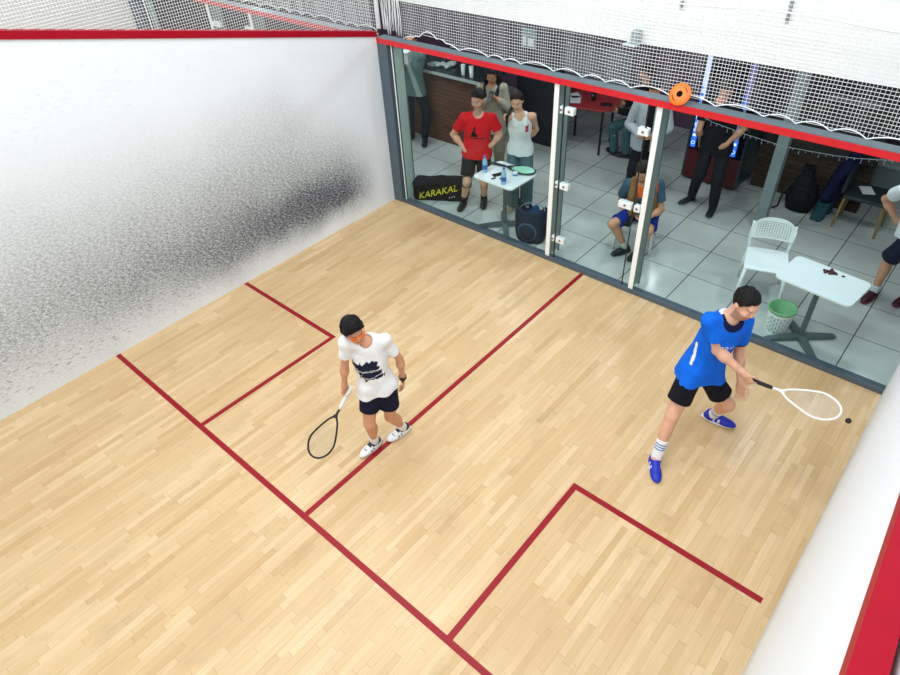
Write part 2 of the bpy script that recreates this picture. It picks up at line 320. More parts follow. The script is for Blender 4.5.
# ------------------------------------------------------------------ distance-field modelling (bodies, clothes, bags)
class Field:
    def __init__(s, lo, hi, h):
        s.h = h; s.lo = np.array(lo, float)-3*h; s.n = np.ceil((np.array(hi, float)+3*h-s.lo)/h).astype(int)+1
        s.F = np.full(s.n, .25, np.float32); s.ax = [s.lo[i]+h*np.arange(s.n[i]) for i in range(3)]
    def blk(s, lo, hi, pad):
        sl = []
        for i in range(3):
            a = int(max(0, math.floor((lo[i]-pad-s.lo[i])/s.h))); b = int(min(s.n[i], math.ceil((hi[i]+pad-s.lo[i])/s.h)+1)); sl.append(slice(a, max(a, b)))
        X = s.ax[0][sl[0]][:, None, None]; Y = s.ax[1][sl[1]][None, :, None]; Z = s.ax[2][sl[2]][None, None, :]
        return tuple(sl), X, Y, Z
    def u(s, pr, k=.02):
        fn, lo, hi = pr; sl, X, Y, Z = s.blk(lo, hi, k+4*s.h)
        if s.F[sl].size == 0: return s
        d = fn(X, Y, Z); b = s.F[sl]
        if k > 0:
            t = np.clip(.5+.5*(b-d)/k, 0, 1); s.F[sl] = b*(1-t)+d*t-k*t*(1-t)
        else: s.F[sl] = np.minimum(b, d)
        return s
    def sub(s, pr, k=.0):
        fn, lo, hi = pr; sl, X, Y, Z = s.blk(lo, hi, k+4*s.h)
        if s.F[sl].size == 0: return s
        d = -fn(X, Y, Z); b = s.F[sl]
        if k > 0:
            t = np.clip(.5-.5*(b-d)/k, 0, 1); s.F[sl] = b*(1-t)+d*t+k*t*(1-t)
        else: s.F[sl] = np.maximum(b, d)
        return s
    def plane(s, p, n):           # keep the side the normal points away from
        n = nrm(n); d = (s.ax[0][:, None, None]-p[0])*n[0]+(s.ax[1][None, :, None]-p[1])*n[1]+(s.ax[2][None, None, :]-p[2])*n[2]
        s.F = np.maximum(s.F, d.astype(np.float32)); return s
    def ripple(s, amp, fr, seed=0):
        r = np.random.RandomState(seed); X = s.ax[0][:, None, None]; Y = s.ax[1][None, :, None]; Z = s.ax[2][None, None, :]
        D = 0
        for i in range(4):
            w = r.normal(size=3)*fr*(.6+.5*i); D = D+np.sin(w[0]*X+w[1]*Y+w[2]*Z*.6+r.rand()*6)*amp/(1+.5*i)
        s.F = s.F+D.astype(np.float32); return s
    def mesh(s):
        F = s.F; h = s.h; nx, ny, nz = F.shape; ins = F < 0
        cnt = np.zeros((nx-1, ny-1, nz-1), np.int8)
        for a in (0, 1):
            for b in (0, 1):
                for c in (0, 1): cnt += ins[a:nx-1+a, b:ny-1+b, c:nz-1+c]
        I = np.argwhere((cnt > 0) & (cnt < 8)); m = len(I)
        cor = [(a, b, c) for a in (0, 1) for b in (0, 1) for c in (0, 1)]
        val = {q: F[I[:, 0]+q[0], I[:, 1]+q[1], I[:, 2]+q[2]].astype(float) for q in cor}
        P = np.zeros((m, 3)); N = np.zeros(m)
        for q in cor:
            for ax in range(3):
                if q[ax] == 0:
                    r = list(q); r[ax] = 1; r = tuple(r); f0, f1 = val[q], val[r]; ok = (f0 < 0) != (f1 < 0)
                    t = np.where(ok, f0/np.where(ok, f0-f1, 1), 0); pt = np.array(q, float)[None]+0*P; pt[:, ax] = t
                    P += pt*ok[:, None]; N += ok
        V = s.lo+h*(I+P/N[:, None])
        ix = np.full((nx-1, ny-1, nz-1), -1, np.int64); ix[I[:, 0], I[:, 1], I[:, 2]] = np.arange(m)
        faces = []
        for ax in range(3):
            o1, o2 = [(1, 2), (2, 0), (0, 1)][ax]
            A = np.moveaxis(ins, (ax, o1, o2), (0, 1, 2)); C = np.moveaxis(ix, (ax, o1, o2), (0, 1, 2))
            ch = A[:-1, 1:-1, 1:-1] != A[1:, 1:-1, 1:-1]; e = np.argwhere(ch); i, j, k = e[:, 0], e[:, 1]+1, e[:, 2]+1
            q = np.stack([C[i, j-1, k-1], C[i, j, k-1], C[i, j, k], C[i, j-1, k]], 1)
            fl = ~A[i, j, k]; q[fl] = q[fl][:, ::-1]; faces.append(q)
        Q = np.concatenate(faces); Q = Q[(Q >= 0).all(1)]
        # light relaxation
        for _ in range(2):
            acc = np.zeros_like(V); n = np.zeros(m)
            for a, b in ((0, 1), (1, 2), (2, 3), (3, 0)):
                for p, r in ((a, b), (b, a)):
                    np.add.at(acc, Q[:, p], V[Q[:, r]]); np.add.at(n, Q[:, p], 1)
            V = V*.6+.4*acc/np.maximum(n, 1)[:, None]
        return V, Q
def cone(a, b, ra, rb, flat=''):
    a = np.array(a, float); b = np.array(b, float); ab = b-a; L = np.linalg.norm(ab)+1e-9
    def fn(X, Y, Z):
        px, py, pz = X-a[0], Y-a[1], Z-a[2]; t0 = (px*ab[0]+py*ab[1]+pz*ab[2])/(L*L); t = np.clip(t0, 0, 1)
        d = np.sqrt((px-ab[0]*t)**2+(py-ab[1]*t)**2+(pz-ab[2]*t)**2)-(ra+(rb-ra)*t)
        if 'b' in flat: d = np.maximum(d, (t0-1)*L)
        if 'a' in flat: d = np.maximum(d, -t0*L)
        return d
    R = max(ra, rb); return fn, np.minimum(a, b)-R, np.maximum(a, b)+R
def ell(c, r, ax=None):
    c = np.array(c, float); A = np.eye(3) if ax is None else np.array(ax, float); R = max(r)
    def fn(X, Y, Z):
        p = (X-c[0], Y-c[1], Z-c[2]); k0 = 0; k1 = 0
        for i in range(3):
            q = p[0]*A[i][0]+p[1]*A[i][1]+p[2]*A[i][2]; k0 = k0+(q/r[i])**2; k1 = k1+(q/r[i]**2)**2
        k0 = np.sqrt(k0); return k0*(k0-1)/np.sqrt(k1+1e-9)
    return fn, c-R, c+R
def rbox(c, hs, ax=None, rad=.01):
    c = np.array(c, float); A = np.eye(3) if ax is None else np.array(ax, float); R = np.linalg.norm(hs)
    def fn(X, Y, Z):
        p = (X-c[0], Y-c[1], Z-c[2]); o = 0; m = -9.
        for i in range(3):
            q = np.abs(p[0]*A[i][0]+p[1]*A[i][1]+p[2]*A[i][2])-hs[i]+rad; o = o+np.maximum(q, 0)**2; m = np.maximum(m, q)
        return np.sqrt(o)+np.minimum(m, 0)-rad
    return fn, c-R, c+R
def loft(a, b, lat, fwd, st, flat='ab'):
    """elliptical tube from a to b; st: (t, half width, half depth, forward shift)"""
    a = np.array(a, float); b = np.array(b, float); ab = b-a; L = np.linalg.norm(ab); u = ab/L; st = np.array(st, float)
    lat = nrm(lat-u*np.dot(lat, u)); fw = np.cross(lat, u); fw = fw if np.dot(fw, fwd) > 0 else -fw
    def fn(X, Y, Z):
        px, py, pz = X-a[0], Y-a[1], Z-a[2]; t0 = (px*u[0]+py*u[1]+pz*u[2])/L
        rx, ry, sh = (np.interp(t0, st[:, 0], st[:, i]) for i in (1, 2, 3))
        q = px*lat[0]+py*lat[1]+pz*lat[2]; w = px*fw[0]+py*fw[1]+pz*fw[2]-sh
        k = np.sqrt((q/rx)**2+(w/ry)**2); k1 = np.sqrt((q/rx**2)**2+(w/ry**2)**2)+1e-6
        d = k*(k-1)/k1
        if 'b' in flat: d = np.maximum(d, (t0-1)*L)
        if 'a' in flat: d = np.maximum(d, -t0*L)
        return d
    R = st[:, 1:3].max()+abs(st[:, 3]).max(); return fn, np.minimum(a, b)-R, np.maximum(a, b)+R
def fmesh(name, F, colfn, mat, parent=None, base=None):
    V, Q = F.mesh(); o = link_mesh(name, V, Q.tolist(), mat, parent, base, True)
    if len(o.data.vertices) == len(V):
        c = np.ones((len(V), 4)); C = colfn(V)/255.; c[:, :3] = np.where(C <= .04045, C/12.92, ((C+.055)/1.055)**2.4)
        at = o.data.color_attributes.new('Col', 'FLOAT_COLOR', 'POINT'); at.data.foreach_set('color', c.ravel())
    return o
def flatcol(c): return lambda V: np.tile(np.array(c, float), (len(V), 1))
def vnoise(V, f, seed=0):
    r = np.random.RandomState(seed); o = 0
    for i in range(6): o = o+np.sin((V @ (r.normal(size=3)*f*(1+.35*i)))+r.rand()*6)
    return o/6

# ------------------------------------------------------------------ people
def hand(F, w, d, pn, s, curl=25, thumb=.6, spread=1.):
    d = nrm(d); pn = nrm(pn-d*np.dot(pn, d)); l = np.cross(pn, d)   # l runs from little finger to thumb (mirrored by sign s)
    sg = 1 if s > 0 else -1; k = abs(s); l = l*sg
    F.u(rbox(w+d*.045*k, (.044*k, .038*k, .013*k), (d, l, pn), .012*k), .012)
    F.u(cone(w-d*.02*k, w+d*.02*k, .026*k, .024*k), .02)
    for i, (off, ln) in enumerate(((.029, .072), (.010, .082), (-.010, .077), (-.029, .060))):
        b = w+d*.085*k+l*off*k; dd = d+l*off*spread*3; r = .0085*k
        for j, fr in enumerate((.45, .32, .23)):
            a = math.radians(curl*(j+.6)); v = nrm(nrm(dd)*math.cos(a)+pn*math.sin(a)); e = b+v*ln*fr*k
            F.u(cone(b, e, r, r*.92), .004); b = e; r *= .93
    tb = w+d*.022*k+l*.030*k; tv = nrm(d*.62+l*thumb+pn*.35); te = tb+tv*.042*k; te2 = te+nrm(d*.9+pn*.45+l*.05)*.032*k
    F.u(cone(tb, te, .0125*k, .0105*k), .008); F.u(cone(te, te2, .0105*k, .0085*k), .004)

def bounds(P, m=.2):
    A = np.array(list(P.values())); return A.min(0)-m, A.max(0)+m
def person(P, label, face, H, skin, hair, top, bottom, shoes, socks=None, hands=None, res=.007, female=False, group=None, hairstyle='short', extra=None, glasses=None, clip=None, beard=None):
    P = {k: np.array(v, float) for k, v in P.items()}; s = H/1.8; hands = hands or {}
    pel, neck, head = P['pel'], P['neck'], P['head']
    up = nrm(neck-pel); lat = P['shL']-P['shR']; lat = nrm(lat-up*np.dot(lat, up)); fwd = np.cross(lat, up)
    hl = P['hipL']-P['hipR']; hup = nrm(up*.5+np.array([0, 0, .6])); hl = nrm(hl-hup*np.dot(hl, hup)); hf = np.cross(hl, hup)
    T = lambda t: pel+(neck-pel)*t
    w = (.92 if female else 1.)*top.get('slim', 1.)
    mid = (P['shR']+P['shL'])/2-T(.93); sh_ = fwd*np.dot(mid, fwd)*.85+lat*np.dot(mid, lat)*.6
    for q in 'RL': P['sh'+q] = P['sh'+q]-sh_-lat*(1 if q == 'L' else -1)*.020*s
    lo, hi = bounds(P, .20); lo[2] = max(lo[2], -.01)
    f = nrm(face); u = nrm(head-neck); u = nrm(u*.4+np.array([0, 0, .6])); u = nrm(u-f*np.dot(u, f)); l = np.cross(u, f)
    HA = (f, l, u); g = lambda a, b, c: head+s*(a*f+b*l+c*u)
    feet = {}
    for q in 'RL':
        an = P['ank'+q]; to = P['toe'+q]; d = to-an; d[2] = 0; feet[q] = (np.array([an[0], an[1], max(0, an[2]-.045*H)+.002]), nrm(d))
    # ---- body
    F = Field(lo, hi, res)
    F.u(ell(T(.72), (.150*s*w, .094*s, .19*s), (lat, fwd, up)), .03); F.u(ell(T(.36), (.135*s*w, .092*s, .18*s), (lat, fwd, up)), .06)
    F.u(ell(pel, ((.165 if female else .155)*s, .108*s, .12*s), (hl, hf, hup)), .06)
    [F.u(cone(T(.95), P['sh'+q_], .054*s, .046*s), .04) for q_ in 'RL']; F.u(cone(T(.94), head-u*.05*s-f*.012*s, .058*s*w, .053*s*w), .035)
    for q in 'RL':
        F.u(cone(P['sh'+q], P['el'+q], .050*s*w, .039*s*w), .03); F.u(cone(P['el'+q], P['wr'+q], .041*s*w, .026*s*w), .012)
        F.u(ell(P['el'+q]*.72+P['wr'+q]*.28, (.044*s*w,)*3), .03)
        F.u(cone(P['hip'+q], P['kne'+q], .084*s, .055*s), .04); F.u(cone(P['kne'+q], P['ank'+q], .054*s, .036*s), .02)
        kn, an = P['kne'+q], P['ank'+q]; ax = nrm(an-kn); bk = -feet[q][1]; bk = nrm(bk-ax*np.dot(bk, ax))
        F.u(ell(kn*.68+an*.32+bk*.018*s, (.050*s, .050*s, .115*s), (np.cross(ax, bk), bk, ax)), .03)
        F.u(cone(an, feet[q][0]+feet[q][1]*.08*s+[0, 0, .03], .036*s, .026*s), .02)
        hs = dict(dir=P['wr'+q]-P['el'+q], palm=None, curl=24); hs.update(hands.get(q, {}))
        d = nrm(hs['dir']); pn = hs['palm']
        if pn is None: pn = (lat if q == 'R' else -lat)+fwd*.2
        hand(F, P['wr'+q], d, np.array(pn, float), (.98 if not female else .9)*s*(1 if q == 'L' else -1), hs['curl'])
    # head
    F.u(ell(g(-.012, 0, .025), (.094*s, .075*s, .092*s), HA), .02); F.u(ell(g(.022, 0, -.045), (.072*s, .058*s, .086*s), HA), .03)
    F.u(ell(g(.044, 0, -.100), (.024*s, .028*s, .022*s), HA), .045); F.u(cone(g(.078, -.034, .026), g(.078, .034, .026), .011*s, .011*s), .02)
    for sg in (1, -1):
        F.u(ell(g(.060, sg*.042, -.028), (.03*s, .024*s, .024*s), HA), .02); F.u(ell(g(-.006, sg*.078, -.008), (.022*s, .010*s, .033*s), HA), .006)
        F.sub(ell(g(.098, sg*.031, .004), (.016*s, .019*s, .013*s), HA), .008); F.u(ell(g(.077, sg*.031, .004), (.013*s,)*3, HA), .002)
    F.u(cone(g(.086, 0, .012), g(.102, 0, -.024), .009*s, .012*s), .012); F.u(ell(g(.092, 0, -.030), (.014*s, .018*s, .010*s), HA), .01)
    F.u(ell(g(.084, 0, -.062), (.013*s, .026*s, .007*s), HA), .005); F.u(ell(g(.082, 0, -.074), (.013*s, .022*s, .008*s), HA), .005)
    def bodycol(V):
        q = (V-head)/s; a = q @ f; b = q @ l; c = q @ u
        C = np.tile(np.array(skin, float), (len(V), 1))*(1+.035*vnoise(V, 22.)[:, None])
        on = (a > .03) & (np.abs(b) < .08) & (c > -.13) & (c < .09)
        lip = on & (a > .07) & (np.abs(b) < .027) & (c < -.054) & (c > -.083); C[lip] = C[lip]*[.90, .74, .72]
        brow = on & (np.abs(np.abs(b)-.033) < .021) & (c > .021) & (c < .030); C[brow] = C[brow]*.6+np.array(hair)*.4
        eye = on & (((np.abs(b)-.031)/.014)**2+((c-.003)/.0055)**2 < 1); C[eye] = (224, 220, 214)
        iris = on & (((np.abs(b)-.031)/.0075)**2+((c-.003)/.0065)**2 < 1); C[iris] = (44, 32, 26)
        if beard is not None:
            bd = (a > 0) & (c < -.045) & (c > -.13) & (np.abs(b) < .075) & ~lip & ((a < .075) | (c < -.05)); C[bd] = C[bd]*(1-beard)+np.array(hair)*beard
        if extra and 'body' in extra: C = extra['body'](V, C)
        return C
    base = (pel[0], pel[1], min(feet['R'][0][2], feet['L'][0][2]))
    body = fmesh('person', F, bodycol, M_SKIN, None, base); tag(body, label, 'person', group)
    # ---- hair
    HF = Field(head-.30, head+.30, min(res, .006)); th = {'thick': .026, 'short': .011, 'tied': .014, 'long': .018}[hairstyle]
    HF.u(ell(g(-.014, 0, .027), ((.094+th)*s, (.076+th*.9)*s, (.092+th)*s), HA), .01)
    if hairstyle == 'thick':
        HF.ripple(.0045, 42., 12)
        for i in range(0):
            a = RNG.rand()*6.3; e = .25+RNG.rand()*1.1
            HF.u(ell(g(-.014+.104*math.cos(a)*math.cos(e), .088*math.sin(a)*math.cos(e), .03+.102*math.sin(e)), (.034*s, .028*s, .024*s), HA), .016)
    HF.plane(g(.062, 0, {'thick': .050, 'short': .066, 'tied': .068, 'long': .064}[hairstyle]), f*.78-u*.62)
    HF.plane(g(-.05, 0, {'thick': -.075, 'short': -.060, 'tied': -.07, 'long': -.10}[hairstyle]), -u)
    if hairstyle == 'tied':
        HF.u(ell(g(-.115, 0, .02), (.03*s,)*3), .01); sh = P['shR']+up*.05+fwd*.07; HF.u(cone(g(-.12, 0, .01), g(-.09, -.06, -.10), .026, .022), .01); HF.u(cone(g(-.09, -.06, -.10), sh, .022, .018), .01); HF.u(cone(sh, sh+fwd*.02-up*.13, .02, .009), .01)
    if hairstyle == 'long':
        for sg in (1, -1):
            m1 = g(.01, sg*.085, -.02); m2 = g(-.0, sg*.10, -.13); m3 = T(.80)+lat*sg*.085*s+fwd*.115*s
            HF.u(cone(m1, m2, .026*s, .036*s), .02); HF.u(cone(m2, m3, .036*s, .028*s), .02)
        HF.u(ell(g(-.07, 0, -.07), (.05*s, .08*s, .10*s), HA), .02)
    HF.ripple(.0018, 110., 3)
    fmesh('hair', HF, lambda V: np.tile(np.array(hair, float), (len(V), 1))*(1+.25*vnoise(V, 60.)[:, None]), M_HAIR, body)
    if glasses:
        mb = MB()
        for sg in (1, -1):
            R = Matrix([f, l*1., u]).transposed(); c = g(.094, sg*.034, .004)
            pts = [Vector(g(.097-.25*abs(math.cos(a))*.03*(1 if sg*math.cos(a) > 0 else 0), sg*.034+.032*math.cos(a), .004+.015*math.sin(a))) for a in np.linspace(0, 2*PI, 17)[:-1]]
            mb.tube(pts, .0032*s, 6, closed=True); mb.tube([g(.088, sg*.066, .006), g(.03, sg*.083, .008), g(-.03, sg*.086, .004)], .004*s, 6)
            n = len(pts); mb.add(pts, [list(range(n))]); 
        mb.tube([g(.098, -.008, .008), g(.098, .008, .008)], .004*s, 6)
        mb.build('goggles', glasses, body, smooth=True)
    # ---- top
    t = top; C = t['col']; fr = t.get('sleeve', .62); loose = t.get('loose', 1.); drop = t.get('drop', .10)
    F = Field(lo, hi, res); a0 = pel-up*drop*s
    Ln = np.linalg.norm(neck-a0); tt = lambda z: (z*np.linalg.norm(neck-pel)+drop*s)/Ln
    hw = .188 if not female else .172
    sg = loose; base_st = [(0, hw*1.08*s*sg, .156*s*sg, .006), (tt(.05), hw*1.04*s*sg, .148*s*sg, .004), (tt(.38), .166*s*w*sg, .126*s*sg, .004), (tt(.66), .178*s*w, .130*s, .006), (tt(.86), .166*s*w, .112*s, .0), (tt(1.02), .085*s, .072*s, -.006)]
    F.u(loft(a0, T(1.0), lat, fwd, base_st), .0)
    if t.get('kind') != 'tank':
        [F.u(cone(T(.95)-up*.006*s, P['sh'+q_], .070*s, .060*s), .06) for q_ in 'RL']
        for q in 'RL':
            sh, el_, wr = P['sh'+q], P['el'+q], P['wr'+q]
            if fr <= 1: F.u(cone(sh, sh+(el_-sh)*fr, .065*s*w, .066*s*w*t.get('sw', 1.), 'b'), .025)
            else:
                F.u(cone(sh, el_, .062*s*w, .056*s*w), .022); F.u(cone(el_, el_+(wr-el_)*.93, .058*s*w, .045*s*w, 'b'), .015)
    else:
        for sg2 in (1, -1): F.u(cone(T(.80)+lat*sg2*.085*s+fwd*.07*s, T(1.0)+lat*sg2*.075*s-fwd*.01, .030*s, .026*s), .02); F.u(cone(T(1.0)+lat*sg2*.075*s-fwd*.01, T(.8)+lat*sg2*.085*s-fwd*.08*s, .026*s, .03*s), .02)
        for q, sg2 in (('R', -1), ('L', 1)): F.sub(ell(P['sh'+q]+lat*sg2*.01, (.040*s, .16*s, .10*s), (lat, fwd, up)), .01)
    if t.get('cover', True):
        for q in 'RL': F.u(cone(P['hip'+q]+up*.05*s, P['hip'+q]+(P['kne'+q]-P['hip'+q])*.30, .094*s, .100*s), .04)
    F.plane(a0, -up); F.ripple(.0032*t.get('fold', 1.), 21., t.get('seed', 1))
    nk = T(1.0)+fwd*.022*s+up*.035*s
    F.sub(ell(nk, (t.get('neckw', .066)*s, .076*s, t.get('neckd', .062)*s), (lat, fwd, up)), .004)
    if t.get('kind') == 'tank': F.sub(ell(T(1.0)+fwd*.10*s, (.050*s, .09*s, .060*s), (lat, fwd, up)), .006)
    if t.get('kind') == 'tank':
        for sg2 in (1, -1):
            q0, q1, q2 = T(.80)+lat*sg2*.080*s+fwd*.105*s, T(1.02)+lat*sg2*.082*s+fwd*.01, T(.80)+lat*sg2*.080*s-fwd*.095*s
            F.u(cone(q0, q1, .026*s, .024*s), .015); F.u(cone(q1, q2, .024*s, .026*s), .015)
    def topcol(V):
        c = np.tile(np.array(C, float), (len(V), 1)); r = V-pel
        return t['paint'](V, c, dict(x=r @ lat/s, y=r @ fwd/s, z=r @ up/s, P=P, s=s, L=np.linalg.norm(neck-pel)/s, up=up)) if 'paint' in t else c
    fmesh(t.get('name', 'shirt'), F, topcol, M_CLOTH, body)
    # ---- bottom
    b = bottom; F = Field(lo, hi, res); F.u(loft(pel-hup*.07*s, pel+hup*.135*s, hl, hf, [(0, .168*s, .118*s, 0), (.5, .164*s, .116*s, 0), (1, .142*s, .100*s, 0)]), 0.)
    for q in 'RL':
        h0, k0, an = P['hip'+q], P['kne'+q], P['ank'+q]
        if b['len'] <= 1: F.u(cone(h0, h0+(k0-h0)*b['len'], .0925*s, b.get('r', .088)*s, 'b'), .03)
        else:
            r1 = b.get('r', .070)*s; F.u(cone(h0, k0, .0925*s, r1), .03); F.u(cone(k0, an+[0, 0, .01], r1, b.get('r2', .055)*s, 'b'), .02)
    F.ripple(.003, 19., 4)
    if top.get('cover', True): F.plane(a0+up*.085*s, up)
    fmesh(b.get('name', 'shorts'), F, lambda V: b['paint'](V, np.tile(np.array(b['col'], float), (len(V), 1)), dict(P=P, s=s)) if 'paint' in b else np.tile(np.array(b['col'], float), (len(V), 1)), M_CLOTH, body)
    # ---- shoes and socks
    for q in 'RL':
        o, d = feet[q]; z = np.array([0, 0, 1.]); d = nrm(P['toe'+q]-P['ank'+q]-z*0) if False else d; y = np.cross(z, d); A = (d, y, z)
        if clip and clip(None): continue
        p = lambda a, b_, c: o+s*(a*d+b_*y+c*z)
        F = Field(o-.27*s, o+.27*s, min(res, .005))
        F.u(ell(p(-.025, 0, .034), (.052*s, .038*s, .046*s), A), 0); F.u(ell(p(.05, 0, .034), (.10*s, .041*s, .044*s), A), .03); F.u(ell(p(.125, 0, .028), (.088*s, .047*s, .037*s), A), .03)
        F.u(cone(p(-.008, 0, .05), p(-.012, 0, .092), .047*s, .045*s, 'b'), .03); F.u(cone(p(.03, 0, .07), p(.09, 0, .05), .03*s, .026*s), .02)
        F.u(ell(p(.052, 0, .010), (.150*s, .049*s, .024*s), A), .004); F.plane(o+z*.001, -z)
        def sc(V, o=o, d=d, y=y):
            r = (V-o)/s; c = np.tile(np.array(shoes['col'], float), (len(V), 1)); c[r[:, 2] < .024] = shoes['sole']
            if 'paint' in shoes: c = shoes['paint'](c, r @ d, r @ y, r[:, 2])
            return c
        so = fmesh('shoe', F, sc, M_SHOE, body)
        if shoes.get('lace'):
            mb = MB()
            for k in range(4):
                a = .055+.024*k; mb.tube([p(a, -.024, .071-.11*max(0, a-.05)), p(a+.012, 0, .082-.13*max(0, a-.05)), p(a+.006, .024, .071-.11*max(0, a-.05))], .0045*s, 5)
            mb.build('laces', plain(shoes['lace'], .8), so, smooth=True)
        if socks:
            an = P['ank'+q]; kn = P['kne'+q]; tp = an+nrm(kn-an)*socks['h']; F = Field(np.minimum(an, tp)-.1, np.maximum(an, tp)+.1, min(res, .005))
            F.u(cone(an-z*.02, tp, .043*s, .049*s, 'b'), 0)
            def kc(V, an=an, ax=nrm(kn-an)):
                c = np.tile(np.array(socks['col'], float), (len(V), 1))
                hgt = (V-an) @ ax
                for (a, b_, cc) in socks.get('stripes', ()): c[(hgt > a) & (hgt < b_)] = cc
                return c
            fmesh('sock', F, kc, M_CLOTH, body)
    return body
# ------------------------------------------------------------------ the court
SL = .235; Z0 = 2.215
zl = lambda y: Z0+SL*abs(y)
struct(MB().bb((0, -9.75, -.12), (6.4, 0, 0)), 'floor', m_floor())
struct(MB().bb((-6.6, -9.75, -.12), (-.1, 0, 0)), 'floor_neighbour', plain((222, 190, 142), .35))
def slope_wall(x0, x1, name, mat, lo=None):
    mb = MB(); M = Matrix(((0, 0, 1, 0), (1, 0, 0, 0), (0, 1, 0, 0), (0, 0, 0, 1)))
    mb.prism([(0, 0), (0, zl(0)), (-9.75, zl(9.75)), (-9.75, 0)][::-1], x0, x1, M); return struct(mb, name, mat)
def band(x0, x1, name, h=.065):
    mb = MB(); M = Matrix(((0, 0, 1, 0), (1, 0, 0, 0), (0, 1, 0, 0), (0, 0, 0, 1)))
    mb.prism([(.0, zl(0)), (.0, zl(0)+h), (-9.75, zl(9.75)+h), (-9.75, zl(9.75))], x0, x1, M); return struct(mb, name, RED)
slope_wall(-.1, 0, 'wall_left', m_wall('left')); band(-.1, .012, 'trim_1')
Z0 += .10; slope_wall(6.4, 6.44, 'wall_right', m_wall('right')); band(6.392, 6.438, 'trim_2', .045); Z0 -= .10
M_ = Matrix(((0, 0, 1, 0), (1, 0, 0, 0), (0, 1, 0, 0), (0, 0, 0, 1)))
mb = MB(); mb.prism([(0, 0), (0, zl(0)+.146), (-9.75, zl(9.75)+.146), (-9.75, 0)][::-1], 6.449, 6.62, M_); struct(mb, 'wall_adjoining', WHITE)
slope_wall(-6.62, -6.5, 'wall_neighbour', WHITE); band(-6.62, -6.49, 'trim_3')
struct(MB().bb((-7.6, -9.95, 0), (9.4, -9.8, 6.6)), 'wall_front', WHITE)
struct(MB().bb((-7.6, -9.95, 6.6), (9.4, .5, 6.7)), 'ceiling', WHITE)
# painted court lines, 50 mm wide
LZ = [0]
def line(name, a, b, w=.05):
    LZ[0] += .0003
    a = Vector((*a, 0)); b = Vector((*b, 0)); d = (b-a).normalized(); n = Vector((-d.y, d.x, 0))*w/2
    mb = MB(); P = [a-n, b-n, b+n, a+n]; mb.add([(p.x, p.y, .0003) for p in P]+[(p.x, p.y, .0012+LZ[0]) for p in P], [[0, 3, 2, 1], [4, 5, 6, 7]]+[[i, (i+1) % 4, 4+(i+1) % 4, 4+i] for i in range(4)])
    return struct(mb, name, REDLINE)
line('trim_4', (.002, -4.285), (6.39, -4.305))
line('trim_5', (3.2, -4.285), (3.155, -.005))
line('trim_6', (1.635, -4.28), (1.65, -2.62)); line('trim_7', (1.675, -2.635), (.01, -2.62))
line('trim_8', (4.775, -4.29), (4.755, -2.64)); line('trim_9', (4.73, -2.655), (6.31, -2.66))
# ------------------------------------------------------------------ glass back wall
struct(MB().bb((.0, 0, 0), (6.4, .09, .05)), 'trim_10', GREY)
struct(MB().bb((0, -.01, 0), (.17, .10, 2.15)), 'trim_11', GREY)
struct(MB().bb((0, 0, 2.15), (6.4, .13, 2.212)), 'trim_12', plain((104, 118, 126), .75, spec=.2))
struct(MB().bb((.0, -.012, 2.150), (6.4, -.001, 2.208)), 'trim_13', plain((206, 26, 40), .35, var=.05))
struct(MB().bb((.192, .030, .051), (2.715, .042, 2.139)), 'window_1', GLASS)
struct(MB().bb((3.668, .030, .051), (6.40, .042, 2.139)), 'window_2', GLASS)
dr = tag(MB().bb((2.735, .030, .056), (3.648, .042, 2.135)).build('door_1', GLASS), kind='structure')
struct(MB().bb((2.719, .028, .051), (2.729, .044, 2.139)), 'trim_14', BLACK)
struct(MB().bb((3.654, .028, .051), (3.662, .044, 2.139)), 'trim_15', BLACK)
FIN0 = m_glass((.75, .82, .80), .2, .55, (196, 210, 204))
EDGE = plain((244, 246, 246), .4, var=.01)
def fin(x, dep, label, mat, edge, back=True, grp=None):
    t = thing('glass_fin', label, 'glass fin', (x, .06, .0), grp)
    MB().bb((x-.008, .062, .052), (x+.008, dep, 2.138)).build('blade', mat, t)
    MB().bb((x-edge/2, .018, .052), (x+edge/2, .029, 2.138)).build('edge_strip', EDGE, t)
    if back: MB().bb((x-.010, dep+.001, .0), (x+.010, dep+.018, 2.138)).build('back_strip', GREY, t)
    return t
fin(.215, .20, 'pale glass fin right beside the grey corner post, behind the kit bag', FIN0, .010)
fin(2.635, .26, 'tall glass fin with white front edge on the hinge side of the glass door', FIN, .055)
fin(3.775, .22, 'tall glass fin with white front edge between glass door and right pane', FIN, .055)
def clamp(label, x0, x1, z, gap=None):
    t = thing('glass_clamp', label, 'hinge', (x0, .03, z-.04), 'white fittings on the glass door')
    segs = [(x0, x1)] if gap is None else [(x0, gap[0]), (gap[1], x1)]
    for a, b in segs:
        MB().box(((a+b)/2, .020, z), (b-a, .018, .075), bev=.004).build('plate', plain((236, 240, 240), .3), t)
        MB().box(((a+b)/2, .055, z), (b-a, .018, .075), bev=.004).build('plate', plain((236, 240, 240), .3), t)
        MB().lathe([(.013, 0), (.013, .006), (.0, .006)], ((a+b)/2, .011, z), 10, Matrix.Rotation(PI/2, 3, 'X')).build('screw', STEEL, t)
clamp('white hinge clamp near the top left corner of the glass door', 2.69, 2.86, 1.885, (2.722, 2.75))
clamp('white hinge clamp halfway up the left side of the glass door', 2.69, 2.86, 1.03, (2.722, 2.75))
clamp('white hinge clamp low on the left side of the glass door', 2.69, 2.86, .325, (2.722, 2.75))
clamp('white clamp near the top right corner of the glass door', 3.59, 3.70, 1.87)
clamp('long white door lock fitting in front of the seated man', 3.49, 3.74, 1.05, (3.645, 3.672))
